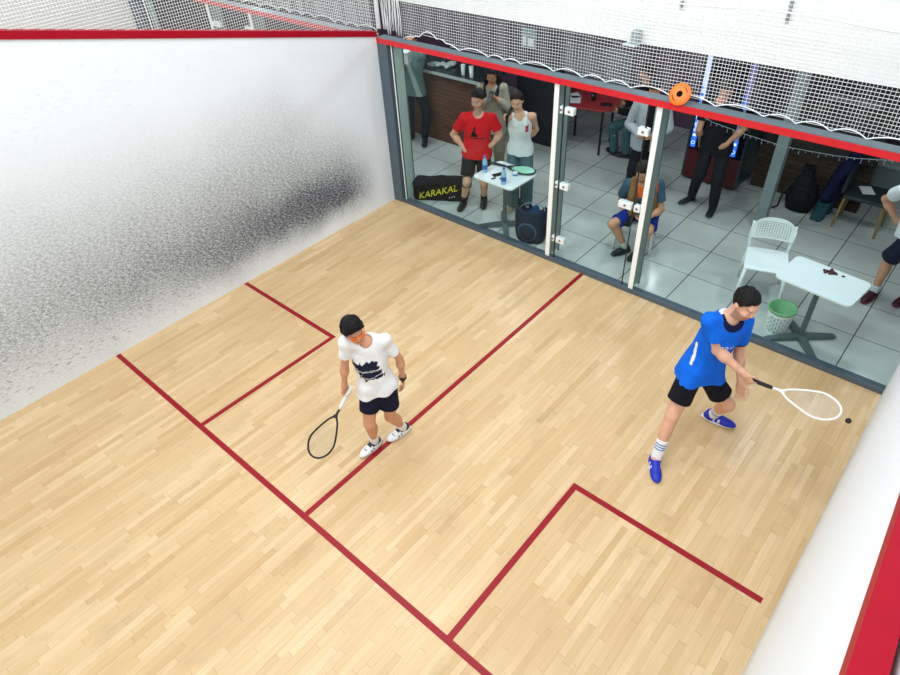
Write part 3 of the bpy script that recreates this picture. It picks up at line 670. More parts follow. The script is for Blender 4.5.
# the wall over the lobby
struct(MB().bb((-7.6, .30, 2.57), (9.4, .42, 6.6)), 'wall_back', WHITE)
t = thing('wall_bracket', 'small grey bracket box on the lower edge of the white wall above the glass', 'bracket', (3.33, .298, 2.572))
MB().box((3.33, .24, 2.635), (.07, .10, .12), bev=.008).build('box', plain((150, 160, 164), .4), t); MB().box((3.31, .20, 2.579), (.13, .12, .012), bev=.003).build('foot', plain((196, 204, 206), .4), t)
for x, lb in ((3.70, 'short grey hanger strap on the white wall, above the grey bracket box'), (4.60, 'short grey hanger strap high on the white wall, the right one of two')):
    t = thing('hanger_strap', lb, 'strap', (x, .298, 2.9)); MB().box((x, .285, 3.2), (.03, .022, .56), bev=.004).build('strap', plain((138, 144, 148), .5), t); MB().lathe([(.009, 0), (.009, .012), (0, .012)], (x, .262, 2.96), 8, Matrix.Rotation(PI/2, 3, 'X')).build('bolt', STEEL, t)
# nets: every strand is a real cord
def strand(mb, a, b, r):
    a = Vector(a); b = Vector(b); d = (b-a).normalized(); u = d.cross(Vector((.3, .9, .2))).normalized(); w = d.cross(u); vs = []
    for p in (a, b):
        for k in range(3): vs.append(p+(u*math.cos(2.094*k)+w*math.sin(2.094*k))*r)
    mb.add(vs, [[0, 1, 4, 3], [1, 2, 5, 4], [2, 0, 3, 5]])
def net_x(name, label, x0, x1, y, z0, z1, sp, r, big=None):
    t = thing(name, label, 'net', ((x0+x1)/2, y, z0)); mb = MB(); rd = random.Random(3)
    xs = [x0]; 
    while xs[-1] < x1-.2: xs.append(xs[-1]+rd.choice((.22, .27, .34, .42)))
    xs[-1] = x1
    def zb(x):
        for a, b in zip(xs, xs[1:]):
            if a <= x <= b: q = (x-a)/(b-a); h = .052*math.sin(PI*q)**.8*min(1, (b-a)/.3)
            else: continue
            if big and big[0] < x < big[1]: h += big[2]*math.sin(PI*(x-big[0])/(big[1]-big[0]))**.7
            return z0+h
        return z0
    n = int((x1-x0)/sp)
    for i in range(n+1):
        x = x0+i*(x1-x0)/n; dx = .008*math.sin(i*.7); strand(mb, (x+dx, y, zb(x)), (x, y+.01*math.sin(x*5), z1), r)
    m = int((z1-z0)/sp)
    for j in range(1, m+1):
        z = z0+j*sp; P = [x0+k*(x1-x0)/24 for k in range(25)]
        for a, b in zip(P, P[1:]):
            if zb(a) < z+.02 and zb(b) < z+.02: strand(mb, (a, y+.01*math.sin(a*5), z+.006*math.sin(a*3.1)), (b, y+.01*math.sin(b*5), z+.006*math.sin(b*3.1)), r)
    mb.build('mesh', NETM, t)
    N = int((x1-x0)/.02); rope = MB().tube([(x0+k*(x1-x0)/N, y, zb(x0+k*(x1-x0)/N)) for k in range(N+1)], .0055, 6); rope.build('edge_rope', plain((240, 242, 244), .7), t, smooth=True)
    if z1 > 3: MB().tube([(x0+k*(x1-x0)/40, y-.006, 3.02+.02*math.sin(k*.5)) for k in range(41)], .006, 6).build('cross_rope', plain((240, 242, 244), .7), t)
    return t
net_x('safety_net', 'white safety net with scalloped lower edge hung above the glass back wall', .37, 6.42, .10, 2.220, 4.6, .030, .0019, (.55, 1.05, .09))
net_x('safety_net', 'white safety net hung above the neighbouring glass wall, seen behind the left wall', -6.45, -.12, .13, 2.232, 3.6, .040, .003)
t = thing('safety_net', 'fine white net stretched above the left wall of the court', 'net', (-.05, -3, zl(3))); mb = MB()
for i in range(int(6.2/.027)):
    y = -.02-i*.027; strand(mb, (-.05, y, zl(y)+.065), (-.05, y-.03, 5.0), .0019)
for j in range(95):
    z = 2.30+j*.027; yy = min(6.2, max(0, (z-Z0-.06)/SL)); strand(mb, (-.05, -.02, z), (-.05, -yy, z), .0019)
mb.build('mesh', NETM, t)
t = thing('net_post', 'pale post with gathered folds of net at the corner above the glass', 'post', (-.05, .10, 2.23))
MB().lathe([(.028, 0), (.028, 2.2)], (-.05, .10, 2.283), 12).build('pole', plain((212, 218, 220), .4), t)
for k, (dx, lw) in enumerate(((.06, .03), (.13, .05), (.22, .04), (.30, .03))):
    mb = MB()
    for q in range(9):
        mb.tube([(dx-.036+q*.0095+.010*math.sin(z*7+q*.6+k), .10+.02*math.cos(q*2.), 2.24+z) for z in np.linspace(.0 if k % 2 else .05, 2.2, 24)], .0030, 5)
    mb.build('fold', NETM, t, smooth=True)
# orange marker disc standing against the net
t_ = Matrix.Rotation(math.radians(58), 3, 'X'); c = Vector((3.94, .02, 2.292))
t = thing('marker_disc', 'orange round disc with black centre hole propped on the red rail', 'disc', (3.94, .05, 2.213))
prof = [(.028, .012), (.034, .013), (.070, .008), (.098, .001), (.100, -.003), (.094, -.004), (.066, .004), (.034, .009), (.028, .012)]
MB().lathe(prof, c, 40, t_).build('dish', plain((255, 118, 24), .45, var=.04), t, smooth=True)
MB().lathe([(.0, .0080), (.0285, .0080), (.0285, .0095), (0, .0095)], c, 24, t_).build('hole', plain((10, 10, 12), .8, spec=.1), t)
for a0, a1 in ((20, 75), (195, 255)):
    MB().tube([c+t_ @ Vector((.066*math.cos(math.radians(a)), .066*math.sin(math.radians(a)), .0075)) for a in np.linspace(a0, a1, 9)], .0045, 6).build('slot', plain((120, 36, 8), .6), t)
# ------------------------------------------------------------------ neighbouring court's back wall (seen over the left wall)
struct(MB().bb((-6.5, 0, 2.15), (-.1, .13, 2.212)), 'trim_16', plain((150, 160, 164), .4))
struct(MB().bb((-6.5, -.012, 2.150), (-.1, -.001, 2.208)), 'trim_17', plain((206, 26, 40), .35, var=.05))
struct(MB().bb((-6.5, -.01, 0), (-6.16, .10, 2.14)), 'trim_18', GREY)
struct(MB().bb((-6.15, .030, .051), (-.1, .042, 2.139)), 'window_3', GLASS)
struct(MB().bb((-6.5, 0, 0), (-.1, .09, .05)), 'trim_19', GREY)
fin(-3.87, .24, 'white-edged glass fin of the neighbouring court, the left one of two', FIN, .06)
fin(-2.73, .24, 'white-edged glass fin of the neighbouring court, the right one of two', FIN, .06)
fin(-5.95, .16, 'glass fin in the far corner of the neighbouring court', FIN0, .03)
clamp('white hinge clamp on the neighbouring court door, left side', -3.80, -3.62, 1.86)
clamp('white hinge clamp on the neighbouring court door, right side', -2.92, -2.76, 1.90)
# ------------------------------------------------------------------ the lobby shell
struct(MB().bb((-7.6, .0, -.12), (-6.5, 4.7, -.0)), 'floor_corridor', m_tiles())
struct(MB().bb((-6.5, .0, -.12), (7.4, 4.7, -.0005)), 'floor_lobby', m_tiles())
struct(MB().bb((-7.6, .42, 2.70), (7.4, 4.8, 2.80)), 'ceiling_lobby', plain((110, 112, 118), .8))
DARK = plain((30, 32, 46), .7, var=.15, scale=3.); PLUM = plain((112, 82, 108), .75, var=.15, scale=3.)
struct(MB().bb((-7.6, 4.6, 0), (1.9, 4.7, 2.7)), 'wall_lobby', PLUM); struct(MB().bb((1.9, 4.6, 0), (4.0, 4.7, 2.7)), 'wall_lobby_right', PLUM)
struct(MB().bb((4.0, 4.6, 0), (7.4, 4.7, 2.7)), 'wall_lobby_end', plain((74, 66, 72), .75, var=.1))
struct(MB().bb((7.3, .42, 0), (7.4, 4.6, 2.7)), 'wall_lobby_side', plain((60, 66, 70), .8)); struct(MB().bb((-7.6, .42, 0), (-7.5, 4.6, 2.7)), 'wall_corridor', DARK)
struct(MB().bb((.16, 2.72, 0), (.98, 2.80, 2.7)), 'wall_partition', plain((22, 26, 40), .6, var=.1))
# column
t = thing('column', 'square grey steel column standing on the lobby tiles behind the white chair', 'column', (4.375, 2.3, 0))
MB().bb((4.31, 2.24, .012), (4.44, 2.37, 2.7)).build('shaft', plain((128, 140, 142), .45, .1), t, bev=.006); MB().bb((4.295, 2.225, 0), (4.455, 2.385, .012)).build('base_plate', STEEL, t)
# dark brick wall behind the column
struct(MB().bb((3.86, 3.3, 0), (5.25, 3.42, .60)), 'wall_brick', m_brick((92, 72, 60), (76, 58, 50), (60, 54, 50)))
struct(MB().bb((3.86, 3.28, .60), (5.25, 3.44, .635)), 'trim_20', plain((46, 34, 34), .5)); struct(MB().bb((3.86, 3.33, .635), (5.25, 3.42, 1.30)), 'wall_brick_upper', plain((48, 46, 44), .8, var=.2))
# bar
t = thing('bar_counter', 'brown brick bar counter with pale worktop edge behind the man in red', 'bar', (-1.6, 2.1, 0))
MB().bb((-3.4, 1.90, 0), (.10, 2.3, 1.10)).build('body', m_brick((128, 84, 66), (106, 68, 56), (84, 70, 64)), t)
MB().bb((-3.45, 1.86, 1.101), (.14, 2.55, 1.14)).build('worktop', plain((44, 58, 60), .2, var=.1), t); MB().bb((-3.45, 1.845, 1.098), (.14, 1.859, 1.142)).build('edge_strip', plain((180, 188, 190), .4), t)
for x, y, h, lb in ((-.33, 1.99, .15, 'tall white cup on the bar worktop, left of the pair'), (-.15, 1.97, .16, 'tall white cup on the bar worktop, right of the pair')):
    t = thing('paper_cup', lb, 'cup', (x, y, 1.14), 'white cups on the bar'); MB().lathe([(.026, 0), (.034, h), (.030, h), (.024, .01), (0, .01)], (x, y, 1.141), 16).build('cup', WHITEP, t, smooth=True); MB().lathe([(.0345, h-.008), (.037, h-.002), (.034, h+.003)], (x, y, 1.141), 16).build('rim', WHITE, t)
F = Field((-.98, 1.93, 1.13), (-.55, 2.4, 1.25), .009); rd = random.Random(4)
for k in range(12): a = (-.80+rd.uniform(-.12, .12), 2.14+rd.uniform(-.1, .1), 1.165+rd.uniform(0, .03)); F.u(ell(a, (.06, .04, .022), [nrm((math.cos(k), math.sin(k), .3)), nrm((-math.sin(k), math.cos(k), 0)), nrm((-.3*math.cos(k), -.3*math.sin(k), 1))]), .008)
F.plane((0, 0, 1.1415), (0, 0, -1)); tag(fmesh('napkin_heap', F, flatcol((206, 214, 214)), M_CLOTH, None, (-.8, 2.14, 1.141)), 'crumpled white napkins heaped on the bar worktop', 'napkins')
t = thing('plate', 'white plate with a grey roll beside the napkins on the bar', 'plate', (-1.02, 2.08, 1.141)); MB().lathe([(0, .004), (.06, .004), (.105, .018), (.11, .02), (.06, .0), (0, .0)], (-1.02, 2.08, 1.142), 24).build('dish', WHITEP, t, smooth=True); MB().ell((-1.02, 2.08, 1.165), (.06, .035, .018)).build('roll', plain((150, 160, 160), .6), t, smooth=True)
t = thing('glass_panel_sign', 'small lit pale green panel on the dark partition, seen through the net', 'sign', (.38, 2.71, 1.45))
MB().bb((.24, 2.700, 1.46), (.50, 2.719, 1.74)).build('panel', plain((130, 160, 160), .3), t); MB().bb((.27, 2.695, 1.49), (.33, 2.699, 1.62)).build('notice', WHITE, t); MB().bb((.36, 2.695, 1.49), (.46, 2.699, 1.60)).build('notice', WHITE, t)
# radiator
t = thing('radiator', 'pale ribbed radiator low on the far lobby wall, seen through the net', 'radiator', (.6, 4.5, .42))
for k in range(22): MB().box((-.12+k*.062, 4.50, .78), (.050, .09, .56), bev=.012).build('rib', plain((176, 186, 190), .4), t)
MB().bb((-.15, 4.54, 1.0), (1.21, 4.58, 1.04)).build('pipe', plain((176, 186, 190), .4), t)
for x in (-.05, 1.1): MB().bb((x-.02, 4.52, 0), (x+.02, 4.56, .50)).build('foot', plain((176, 186, 190), .4), t)
# white cabinet and low grey unit at the back right
t = thing('cabinet', 'white cabinet against the far wall, seen through the net above the coats', 'cabinet', (4.6, 4.4, 0))
MB().bb((4.26, 4.12, .06), (4.92, 4.56, .98)).build('body', plain((196, 204, 206), .5), t); MB().bb((4.28, 4.10, .08), (4.58, 4.119, .96)).build('door', plain((206, 212, 214), .5), t); MB().bb((4.60, 4.10, .08), (4.90, 4.119, .96)).build('door', plain((206, 212, 214), .5), t); MB().bb((4.28, 4.16, 0), (4.90, 4.5, .06)).build('plinth', BLACK, t)
t = thing('bench_unit', 'low grey bench unit along the far wall, behind the chair with coats', 'bench', (5.8, 4.2, 0))
MB().bb((5.02, 3.95, .05), (7.1, 4.5, .42)).build('body', plain((118, 130, 132), .6), t); MB().bb((5.0, 3.92, .421), (7.12, 4.52, .46)).build('top', plain((150, 160, 162), .5), t); MB().bb((5.06, 4.0, 0), (7.06, 4.46, .05)).build('plinth', BLACK, t)
# drinks fridge
t = thing('drinks_fridge', 'dark red drinks fridge with two lit blue and white corner strips', 'fridge', (3.37, 3.2, 0))
FR = plain((92, 18, 30), .35, var=.1); FT = plain((50, 70, 74), .3)
MB().bb((3.0, 2.95, .04), (3.75, 3.02, .46)).build('base_panel', FR, t); MB().bb((3.0, 3.62, .04), (3.75, 3.66, 2.05)).build('back_panel', FT, t)
MB().bb((2.975, 2.95, .04), (2.999, 3.66, 2.05)).build('side_panel', FT, t); MB().bb((3.751, 2.95, .04), (3.775, 3.66, 2.05)).build('side_panel', FT, t)
MB().bb((3.0, 3.021, .04), (3.75, 3.62, .46)).build('compressor_box', BLACK, t); MB().bb((2.97, 2.94, 2.051), (3.78, 3.67, 2.20)).build('top_box', FR, t)
MB().bb((3.11, 2.955, .48), (3.60, 2.965, 2.03)).build('door', m_glass((.45, .5, .55), .6), t)
for z in (.47, .85, 1.22, 1.6): MB().bb((3.01, 3.03, z), (3.74, 3.6, z+.015)).build('shelf', STEEL, t)
BL = emit((52, 120, 255), 1.2); WB = emit((190, 205, 255), 1.3); WP = emit((150, 150, 215), .55)
for x in (3.06, 3.63):
    MB().bb((x-.028, 2.936, .72), (x+.028, 2.954, 2.04)).build('light_strip', WB if x < 3.3 else WP, t); q = MB().bb((x-.032, 2.934, .50), (x+.032, 2.954, .719)).build('blue_sign', BL, t)
    MB().tube([(x+.022*math.cos(a), 2.931, .565+.022*math.sin(a)) for a in np.linspace(0, 2*PI, 17)[:-1]], .004, 5, closed=True).build('ring_mark', emit((225, 235, 255), 1.5), q)
    MB().bb((x-.02, 2.930, .655), (x+.018, 2.9335, .69)).build('white_mark', emit((225, 235, 255), 1.5), q)
    for k in range(7): MB().bb((x-.026, 2.931, .76+k*.09), (x-.012+.012*(k % 3), 2.9355, .80+k*.09)).build('blue_mark', BL, t)
cols = [(212, 60, 120), (70, 120, 220), (220, 220, 230), (200, 40, 60), (60, 170, 190), (230, 180, 60)]
for zi, z in enumerate((1.235, 1.615)):
    for k in range(6):
        x = 3.12+k*.095; c = cols[(k+zi*2) % 6]
        b = tag(MB().lathe([(0, 0), (.030, 0), (.030, .16), (.012, .21), (.012, .235), (0, .235)], (x, 3.10, z), 12).build('drink_bottle', plain(c, .3), None, (x, 3.10, z), smooth=True), 'coloured drink bottle standing on a fridge shelf behind the person in black', 'bottle', 'bottles in the drinks fridge')
# string of small icicle lights behind the glass
t = thing('string_lights', 'string of tiny white icicle lights sagging behind the right glass pane', 'string lights', (4.9, .5, 1.84))
pts = [(4.0, .5, 1.95), (4.12, .5, 1.912), (4.48, .5, 1.868), (4.82, .5, 1.842), (5.23, .5, 1.868), (5.40, .5, 1.886), (5.67, .5, 1.94), (6.2, .5, 2.02)]
MB().tube(pts, .0026, 5).build('wire', plain((150, 160, 164), .6), t)
BULB = emit((225, 235, 250), .55)
for k in range(38):
    x = 4.05+k*.056; z = float(np.interp(x, [p[0] for p in pts], [p[2] for p in pts])); h = (.012, .04, .02)[k % 3]
    MB().bb((x-.001, .499, z-h), (x+.001, .501, z)).lathe([(0, -.004), (.003, -.002), (.003, .003), (0, .005)], (x, .5, z-h), 6).build('icicle_light', BULB, t)
# ------------------------------------------------------------------ tables
def pedestal_table(label, cx, cy, w, d, rz, top, mat, ht=.75):
    t = thing('cafe_table', label, 'table', (cx, cy, 0))
    R = Matrix.Rotation(rz, 4, 'Z'); R.translation = Vector((cx, cy, 0))
    MB().prism(rrect(w, d, .06), ht-.024, ht, R).build('table_top', top, t, bev=.004)
    MB().lathe([(.027, .05), (.027, ht-.045), (.10, ht-.040), (.10, ht-.025)], (cx, cy, 0), 16).build('column', mat, t, smooth=False)
    for k in range(4):
        a = math.radians(41+90*k); D = Vector((math.cos(a), math.sin(a), 0)); N = Vector((-D.y, D.x, 0)); O = Vector((cx, cy, 0)); P = []
        for r, wd, z1, z0 in ((.0, .036, .070, .012), (.33, .030, .036, .010), (.36, .022, .030, .012)):
            P += [O+D*r-N*wd+Vector((0, 0, z0)), O+D*r+N*wd+Vector((0, 0, z0)), O+D*r+N*wd+Vector((0, 0, z1)), O+D*r-N*wd+Vector((0, 0, z1))]
        F = [[3, 2, 1, 0], [8, 9, 10, 11]]+[[4*i+j, 4*i+(j+1) % 4, 4*i+4+(j+1) % 4, 4*i+4+j] for i in (0, 1) for j in range(4)]
        ft = MB().add(P, F).build('foot', mat, t); p = O+D*.335
        MB().lathe([(0, 0), (.014, 0), (.014, .012), (0, .012)], (p.x, p.y, .0), 10).build('glide', BLACK, ft)
    return t
TABM = plain((96, 110, 112), .4, .2); TOPW = plain((236, 240, 242), .35, var=.01)
pedestal_table('white square table with water bottles and a racket, in front of the man in red', 1.745, .33, .63, .555, -.03, TOPW, TABM)
pedestal_table('white rectangular table with dark red crumbs on it, beside the white chair', 5.54, .345, .72, .495, -.12, TOPW, TABM)
def bottle(x, y, z, label, h=.215):
    t = thing('water_bottle', label, 'bottle', (x, y, z)); k = h/.215
    MB().lathe([(0, 0), (.030, 0), (.033, .006), (.033, .125*k), (.028, .155*k), (.013, .188*k), (.013, .200*k), (0, .200*k)], (x, y, z+.0005), 18).build('body', plain((150, 190, 222), .12, spec=.8), t, smooth=True)
    MB().lathe([(.0338, .045*k), (.0338, .105*k)], (x, y, z), 18).build('wrapper', plain((36, 96, 176), .4), t, smooth=True); MB().lathe([(0, .218*k), (.016, .218*k), (.016, .196*k), (0, .196*k)][::-1], (x, y, z), 14).build('cap', plain((60, 110, 190), .4), t)
bottle(1.49, .24, .75, 'clear blue water bottle near the left corner of the white table'); bottle(1.885, .115, .75, 'clear blue water bottle at the front corner of the white table')
tag(MB().box((1.68, .27, .756), (.075, .15, .009), rz=-.5, bev=.003).build('smartphone', plain((22, 24, 34), .2), None, (1.68, .27, .751)), 'dark smartphone lying between the two water bottles', 'phone')
for k, (x, y, r) in enumerate(((1.79, .20, .4), (1.70, .15, 1.2))):
    tag(MB().box((x, y, .758), (.06, .022, .012), rz=r, bev=.004).build('key_fob', plain((40, 44, 70), .4), None, (x, y, .751)), ('small dark blue item beside the front water bottle, right of the phone', 'small dark item at the front edge of the white table, left of the bottle')[k], 'small item')
t = thing('paper_tub', 'small white tub with blue band on the white table near the racket', 'tub', (1.87, .37, .75)); MB().lathe([(0, 0), (.030, 0), (.034, .05), (0, .05)], (1.87, .37, .7505), 16).build('tub', WHITEP, t); MB().lathe([(.0335, .012), (.0345, .034)], (1.87, .37, .7505), 16).build('blue_band', plain((70, 130, 190), .4), t)
rd = random.Random(9)
for k in range(13):
    x = 5.57+rd.gauss(0, .036)+(k > 9)*rd.uniform(-.08, .08); y = .495+rd.gauss(0, .026); s = rd.uniform(.011, .018)
    tag(MB().ell((x, y, .7505+s*.6), (s*1.3, s, s*.6), 6, Matrix.Rotation(k, 3, 'Z')).build('berry', plain((92, 20, 34) if k % 3 else (48, 16, 30), .4), None, (x, y, .7505), smooth=True), 'dark red berry scattered on the right white table top', 'berry', 'dark red berries on the white table')
# red table with four black legs
t = thing('red_table', 'red topped table with black legs seen through the glass door', 'table', (1.27, 3.12, 0)); R = Matrix.Rotation(.22, 4, 'Z'); R.translation = Vector((1.27, 3.12, 0))
MB().prism(rrect(.92, .84, .16, 8), .735, .765, R).build('table_top', plain((170, 52, 60), .4, var=.06), t, bev=.005)
for a, b in ((1, 1), (1, -1), (-1, 1), (-1, -1)):
    p = R @ Vector((a*.30, b*.28, 0)); MB().lathe([(0, 0), (.018, 0), (.020, .735), (0, .735)], p, 12).build('leg', BLACK, t)
p = R @ Vector((0, 0, .70)); MB().box(p, (.64, .60, .03), rz=.22).build('frame', BLACK, t)
for (x, y, w, d, r, lb) in ((1.10, 2.92, .21, .29, .5, 'white paper sheet on the red table, left of the cup'), (1.02, 3.08, .15, .21, .9, 'second white paper near the far side of the red table')):
    tag(MB().box((x, y, .7665), (w, d, .002), rz=r).build('paper_sheet', WHITE, None, (x, y, .7655)), lb, 'paper')
t = thing('drink_cup', 'dark cup standing on the red table', 'cup', (1.36, 3.05, .7655)); MB().lathe([(0, 0), (.034, 0), (.042, .11), (.038, .11), (.031, .008), (0, .008)], (1.36, 3.05, .766), 18).build('cup', plain((28, 30, 34), .3), t, smooth=True); MB().lathe([(0, .098), (.037, .098)], (1.36, 3.05, .766), 18).build('drink', plain((60, 40, 30), .2), t)
tag(MB().box((1.62, 3.0, .772), (.17, .11, .012), rz=.3, bev=.004).build('wallet', plain((30, 24, 34), .4), None, (1.62, 3.0, .7655)), 'flat dark wallet near the right edge of the red table', 'wallet')
# ------------------------------------------------------------------ chairs
def chair(label, x, y, rz, mat, grp=None, hs=.45):
    t = thing('plastic_chair', label, 'chair', (x, y, 0), grp); c, s = math.cos(rz), math.sin(rz)
    W = lambda a, b, z: (x+a*c-b*s, y+a*s+b*c, z*hs/.45 if z <= .45 else z-.45+hs)
    def seat(u, v):
        a = -.21+.43*u; w = .205+.02*u; b = (v-.5)*2*w; r = max(0, u-.88)/.12
        return W(a, b*(1-.06*r), .45-.022*math.cos((v-.5)*PI)*math.sin(u*PI)-.015*r)
    sheet('seat', seat, 12, 12, lambda i, j: 0, mat, t, .016)
    def back(u, v):
        z = .58+.23*u; b = (v-.5)*2*(.215+.012*math.sin(PI*u)-.05*max(0, u-.72)/.28); return W(-.225-.055*u-.03*math.cos((v-.5)*PI)+.03, b, z-.035*abs(2*v-1)**3*u)
    sheet('backrest', back, 12, 18, lambda i, j: (.34 if 1 <= i <= 9 and 2 <= j <= 15 else 0), mat, t, .010, 1.)
    for sg in (1, -1):
        MB().tube([W(-.205, sg*.195, .44), W(-.222, sg*.205, .52), W(-.238, sg*.212, .62), W(-.262, sg*.21, .75)], [.019, .018, .017, .014], 8).build('back_post', mat, t, smooth=True)
        MB().tube([W(.20, sg*.195, .445), W(.215, sg*.21, .25), W(.235, sg*.228, .002)], [.021, .018, .014], 8).build('leg', mat, t, smooth=True)
        MB().tube([W(-.20, sg*.19, .445), W(-.235, sg*.205, .25), W(-.275, sg*.218, .002)], [.021, .018, .014], 8).build('leg', mat, t, smooth=True)
        MB().tube([W(.21, sg*.20, .432), W(-.21, sg*.195, .432)], .012, 6).build('rail', mat, t)
    return t
CW = plain((238, 242, 243), .4, var=.01)
chair('empty white plastic chair with perforated back beside the right white table', 4.90, .85, math.radians(-72), CW)
chair('white plastic chair under the seated man in blue shorts', 3.31, .97, math.radians(-72), CW, hs=.40)
chair('black chair under the seated person at the red table', 2.13, 3.3, math.radians(-165), BLACK)
chair('pale plastic chair in the neighbouring lobby, seen over the left wall', -7.0, 1.0, math.radians(-60), plain((196, 206, 202), .5))
# chair with coats at the back right
t = thing('side_chair', 'black padded chair with tan legs, coats hung on its back', 'chair', (5.28, 2.98, 0)); TAN = plain((150, 122, 74), .5)
MB().box((5.36, 2.98, .445), (.50, .46, .05), bev=.015).build('seat', plain((34, 44, 50), .6), t); MB().box((5.09, 2.98, .66), (.04, .44, .36), bev=.01).build('backrest', plain((34, 44, 50), .6), t)
for a in (5.13, 5.56):
    for b in (2.79, 3.17): MB().tube([(a, b, .42), (a+(.03 if a > 5.3 else -.03), b, .002)], [.018, .013], 8).build('leg', TAN, t)
tag(MB().box((5.30, 3.02, .4725), (.14, .21, .003), rz=.5).build('paper_sheet', WHITE, None, (5.30, 3.02, .471)), 'white paper lying on the black chair seat beside the coats', 'paper')
F = Field((4.72, 2.6, .14), (5.22, 3.35, .95), .009)
F.u(loft((5.0, 2.98, .28), (5.06, 2.98, .93), np.array([0, 1., 0]), np.array([-1., 0, 0]), [(0, .19, .10, .07), (.5, .22, .10, .04), (.85, .22, .085, .0), (1, .13, .06, 0)]), 0)
F.u(cone((5.04, 2.74, .84), (4.93, 2.72, .42), .062, .055), .03); F.u(cone((5.04, 3.2, .84), (4.96, 3.24, .40), .062, .055), .03); F.ripple(.008, 26., 8)
F.sub(rbox((5.09, 2.98, .66), (.026, .226, .186)), .0)
coat = fmesh('coat', F, lambda V: np.tile(np.array((22, 26, 62.)), (len(V), 1))*(1+.3*vnoise(V, 30.)[:, None]), M_CLOTH, None, (5.0, 2.98, .2)); tag(coat, 'dark navy coat draped over the back of the black chair', 'coat')
F = Field((4.7, 2.66, 0), (5.12, 3.3, .45), .009)
F.u(cone((4.93, 2.88, .30), (4.90, 2.86, .05), .075, .085), .02); F.u(cone((4.93, 3.06, .30), (4.92, 3.1, .05), .075, .085), .02); F.ripple(.007, 28., 2); F.plane((0, 0, .002), (0, 0, -1)); F.plane((0, 0, .262), (0, 0, 1))
tag(fmesh('trousers', F, flatcol((44, 82, 92)), M_CLOTH, None, (4.9, 2.98, 0)), 'teal trousers hanging to the floor below the navy coat', 'trousers')
# ------------------------------------------------------------------ waste basket
t = thing('waste_basket', 'white perforated waste basket with green liner under the right table', 'basket', (5.30, .33, 0))
prf = lambda u, v: (5.30+(.098+.034*v)*math.cos(2*PI*u), .33+(.098+.034*v)*math.sin(2*PI*u), .004+.30*v)
sheet('shell', prf, 24, 10, lambda i, j: (.43 if (i+j) % 2 else .30) if 1 <= j <= 7 else 0, CW, t, .003)
MB().lathe([(0, .003), (.10, .003)], (5.30, .33, 0), 28).build('bottom', CW, t); MB().lathe([(.1325, .298), (.137, .304), (.134, .310), (.129, .304), (.1325, .298)], (5.30, .33, 0), 28).build('rim', CW, t)
MB().lathe([(0, .014), (.088, .014), (.123, .300), (.136, .313), (.1405, .300), (.1395, .285), (.1375, .300), (.133, .306), (.119, .298), (.085, .02), (0, .02)], (5.30, .33, 0), 32).build('liner', plain((126, 184, 132), .45, var=.15), t, smooth=True)
# ------------------------------------------------------------------ bags
ux = nrm((.85, .50, 0)); uy = np.array([-ux[1], ux[0], 0]); uz = np.array([0, 0, 1.]); bc = np.array([.53, .43, 0])
B = lambda a, b, c: bc+ux*a+uy*b+uz*c
F = Field((.05, .1, 0), (1.15, 1.1, .40), .008)
F.u(rbox(B(0, 0, .145), (.40, .13, .15), (ux, uy, uz), .06), 0); F.u(cone(B(.02, 0, .22), B(.33, 0, .22), .115, .105), .05); F.u(cone(B(-.36, 0, .20), B(-.30, 0, .20), .07, .07), .05); F.ripple(.004, 20., 5); F.plane((0, 0, .003), (0, 0, -1))
bag = fmesh('kit_bag', F, flatcol((12, 13, 22)), M_CLOTH, None, (bc[0], bc[1], 0)); tag(bag, 'long black kit bag with yellow lettering on the floor by the corner post', 'bag')
YEL = plain((226, 214, 40), .5, var=.04)
fr_ = frame(ux*.96+uz*.26, nrm(uz-ux*.1), -uy, B(-.03, -.1365, .150))
text_mesh('logo_lettering', 'KARAKAL', .135, fr_, YEL, bag, .003, .25)
for k in range(3): MB().prism([(.011*math.cos(a)*(1 if i % 2 else .45), .011*math.sin(a)*(1 if i % 2 else .45)) for i, a in enumerate(np.linspace(0, 2*PI, 11)[:-1])], 0, .004, frame(ux, uz, -uy, B(.14+k*.035, -.134, .075+.009*k))).build('star_mark', plain((210, 214, 220), .5), bag)
for a, b, z in ((-.36, -.02, .232), (.23, .34, .245)): MB().tube([B(q, -.118+.03*(q > .25), z+.03*math.sin((q-a)*6)*0) for q in np.linspace(a, b, 10)], .004, 6).build('zip', plain((206, 200, 120), .4), bag)
MB().tube([B(.05, -.03, .29), B(.10, -.03, .335), B(.24, -.03, .335), B(.29, -.03, .29)], .012, 8).build('handle', plain((26, 28, 38), .8), bag, smooth=True)
# open navy backpack by the door fin
c0 = np.array([2.21, .265, 0]); px_ = nrm((.97, .2, 0)); py_ = np.array([-px_[1], px_[0], 0]); B2 = lambda a, b, c: c0+px_*a+py_*b+uz*c
F = Field((1.85, .06, 0), (2.60, .65, .58), .008); tl = nrm(uz*.96-py_*.0+px_*.0)
F.u(loft(B2(0, 0, .0), B2(0, .02, .46), px_, -py_, [(0, .18, .12, 0), (.25, .215, .135, 0), (.7, .22, .13, 0), (1, .205, .115, 0)]), 0); F.u(ell(B2(0, -.09, .17), (.14, .06, .13), (px_, py_, uz)), .03)
F.sub(loft(B2(0, .03, .16), B2(0, .05, .60), px_, -py_, [(0, .15, .08, 0), (.6, .175, .10, 0), (1, .18, .11, 0)]), .01); F.plane(B2(0, -.13, .40), nrm(uz*.9-py_*.55)); F.ripple(.003, 26., 6); F.plane((0, 0, .003), (0, 0, -1))
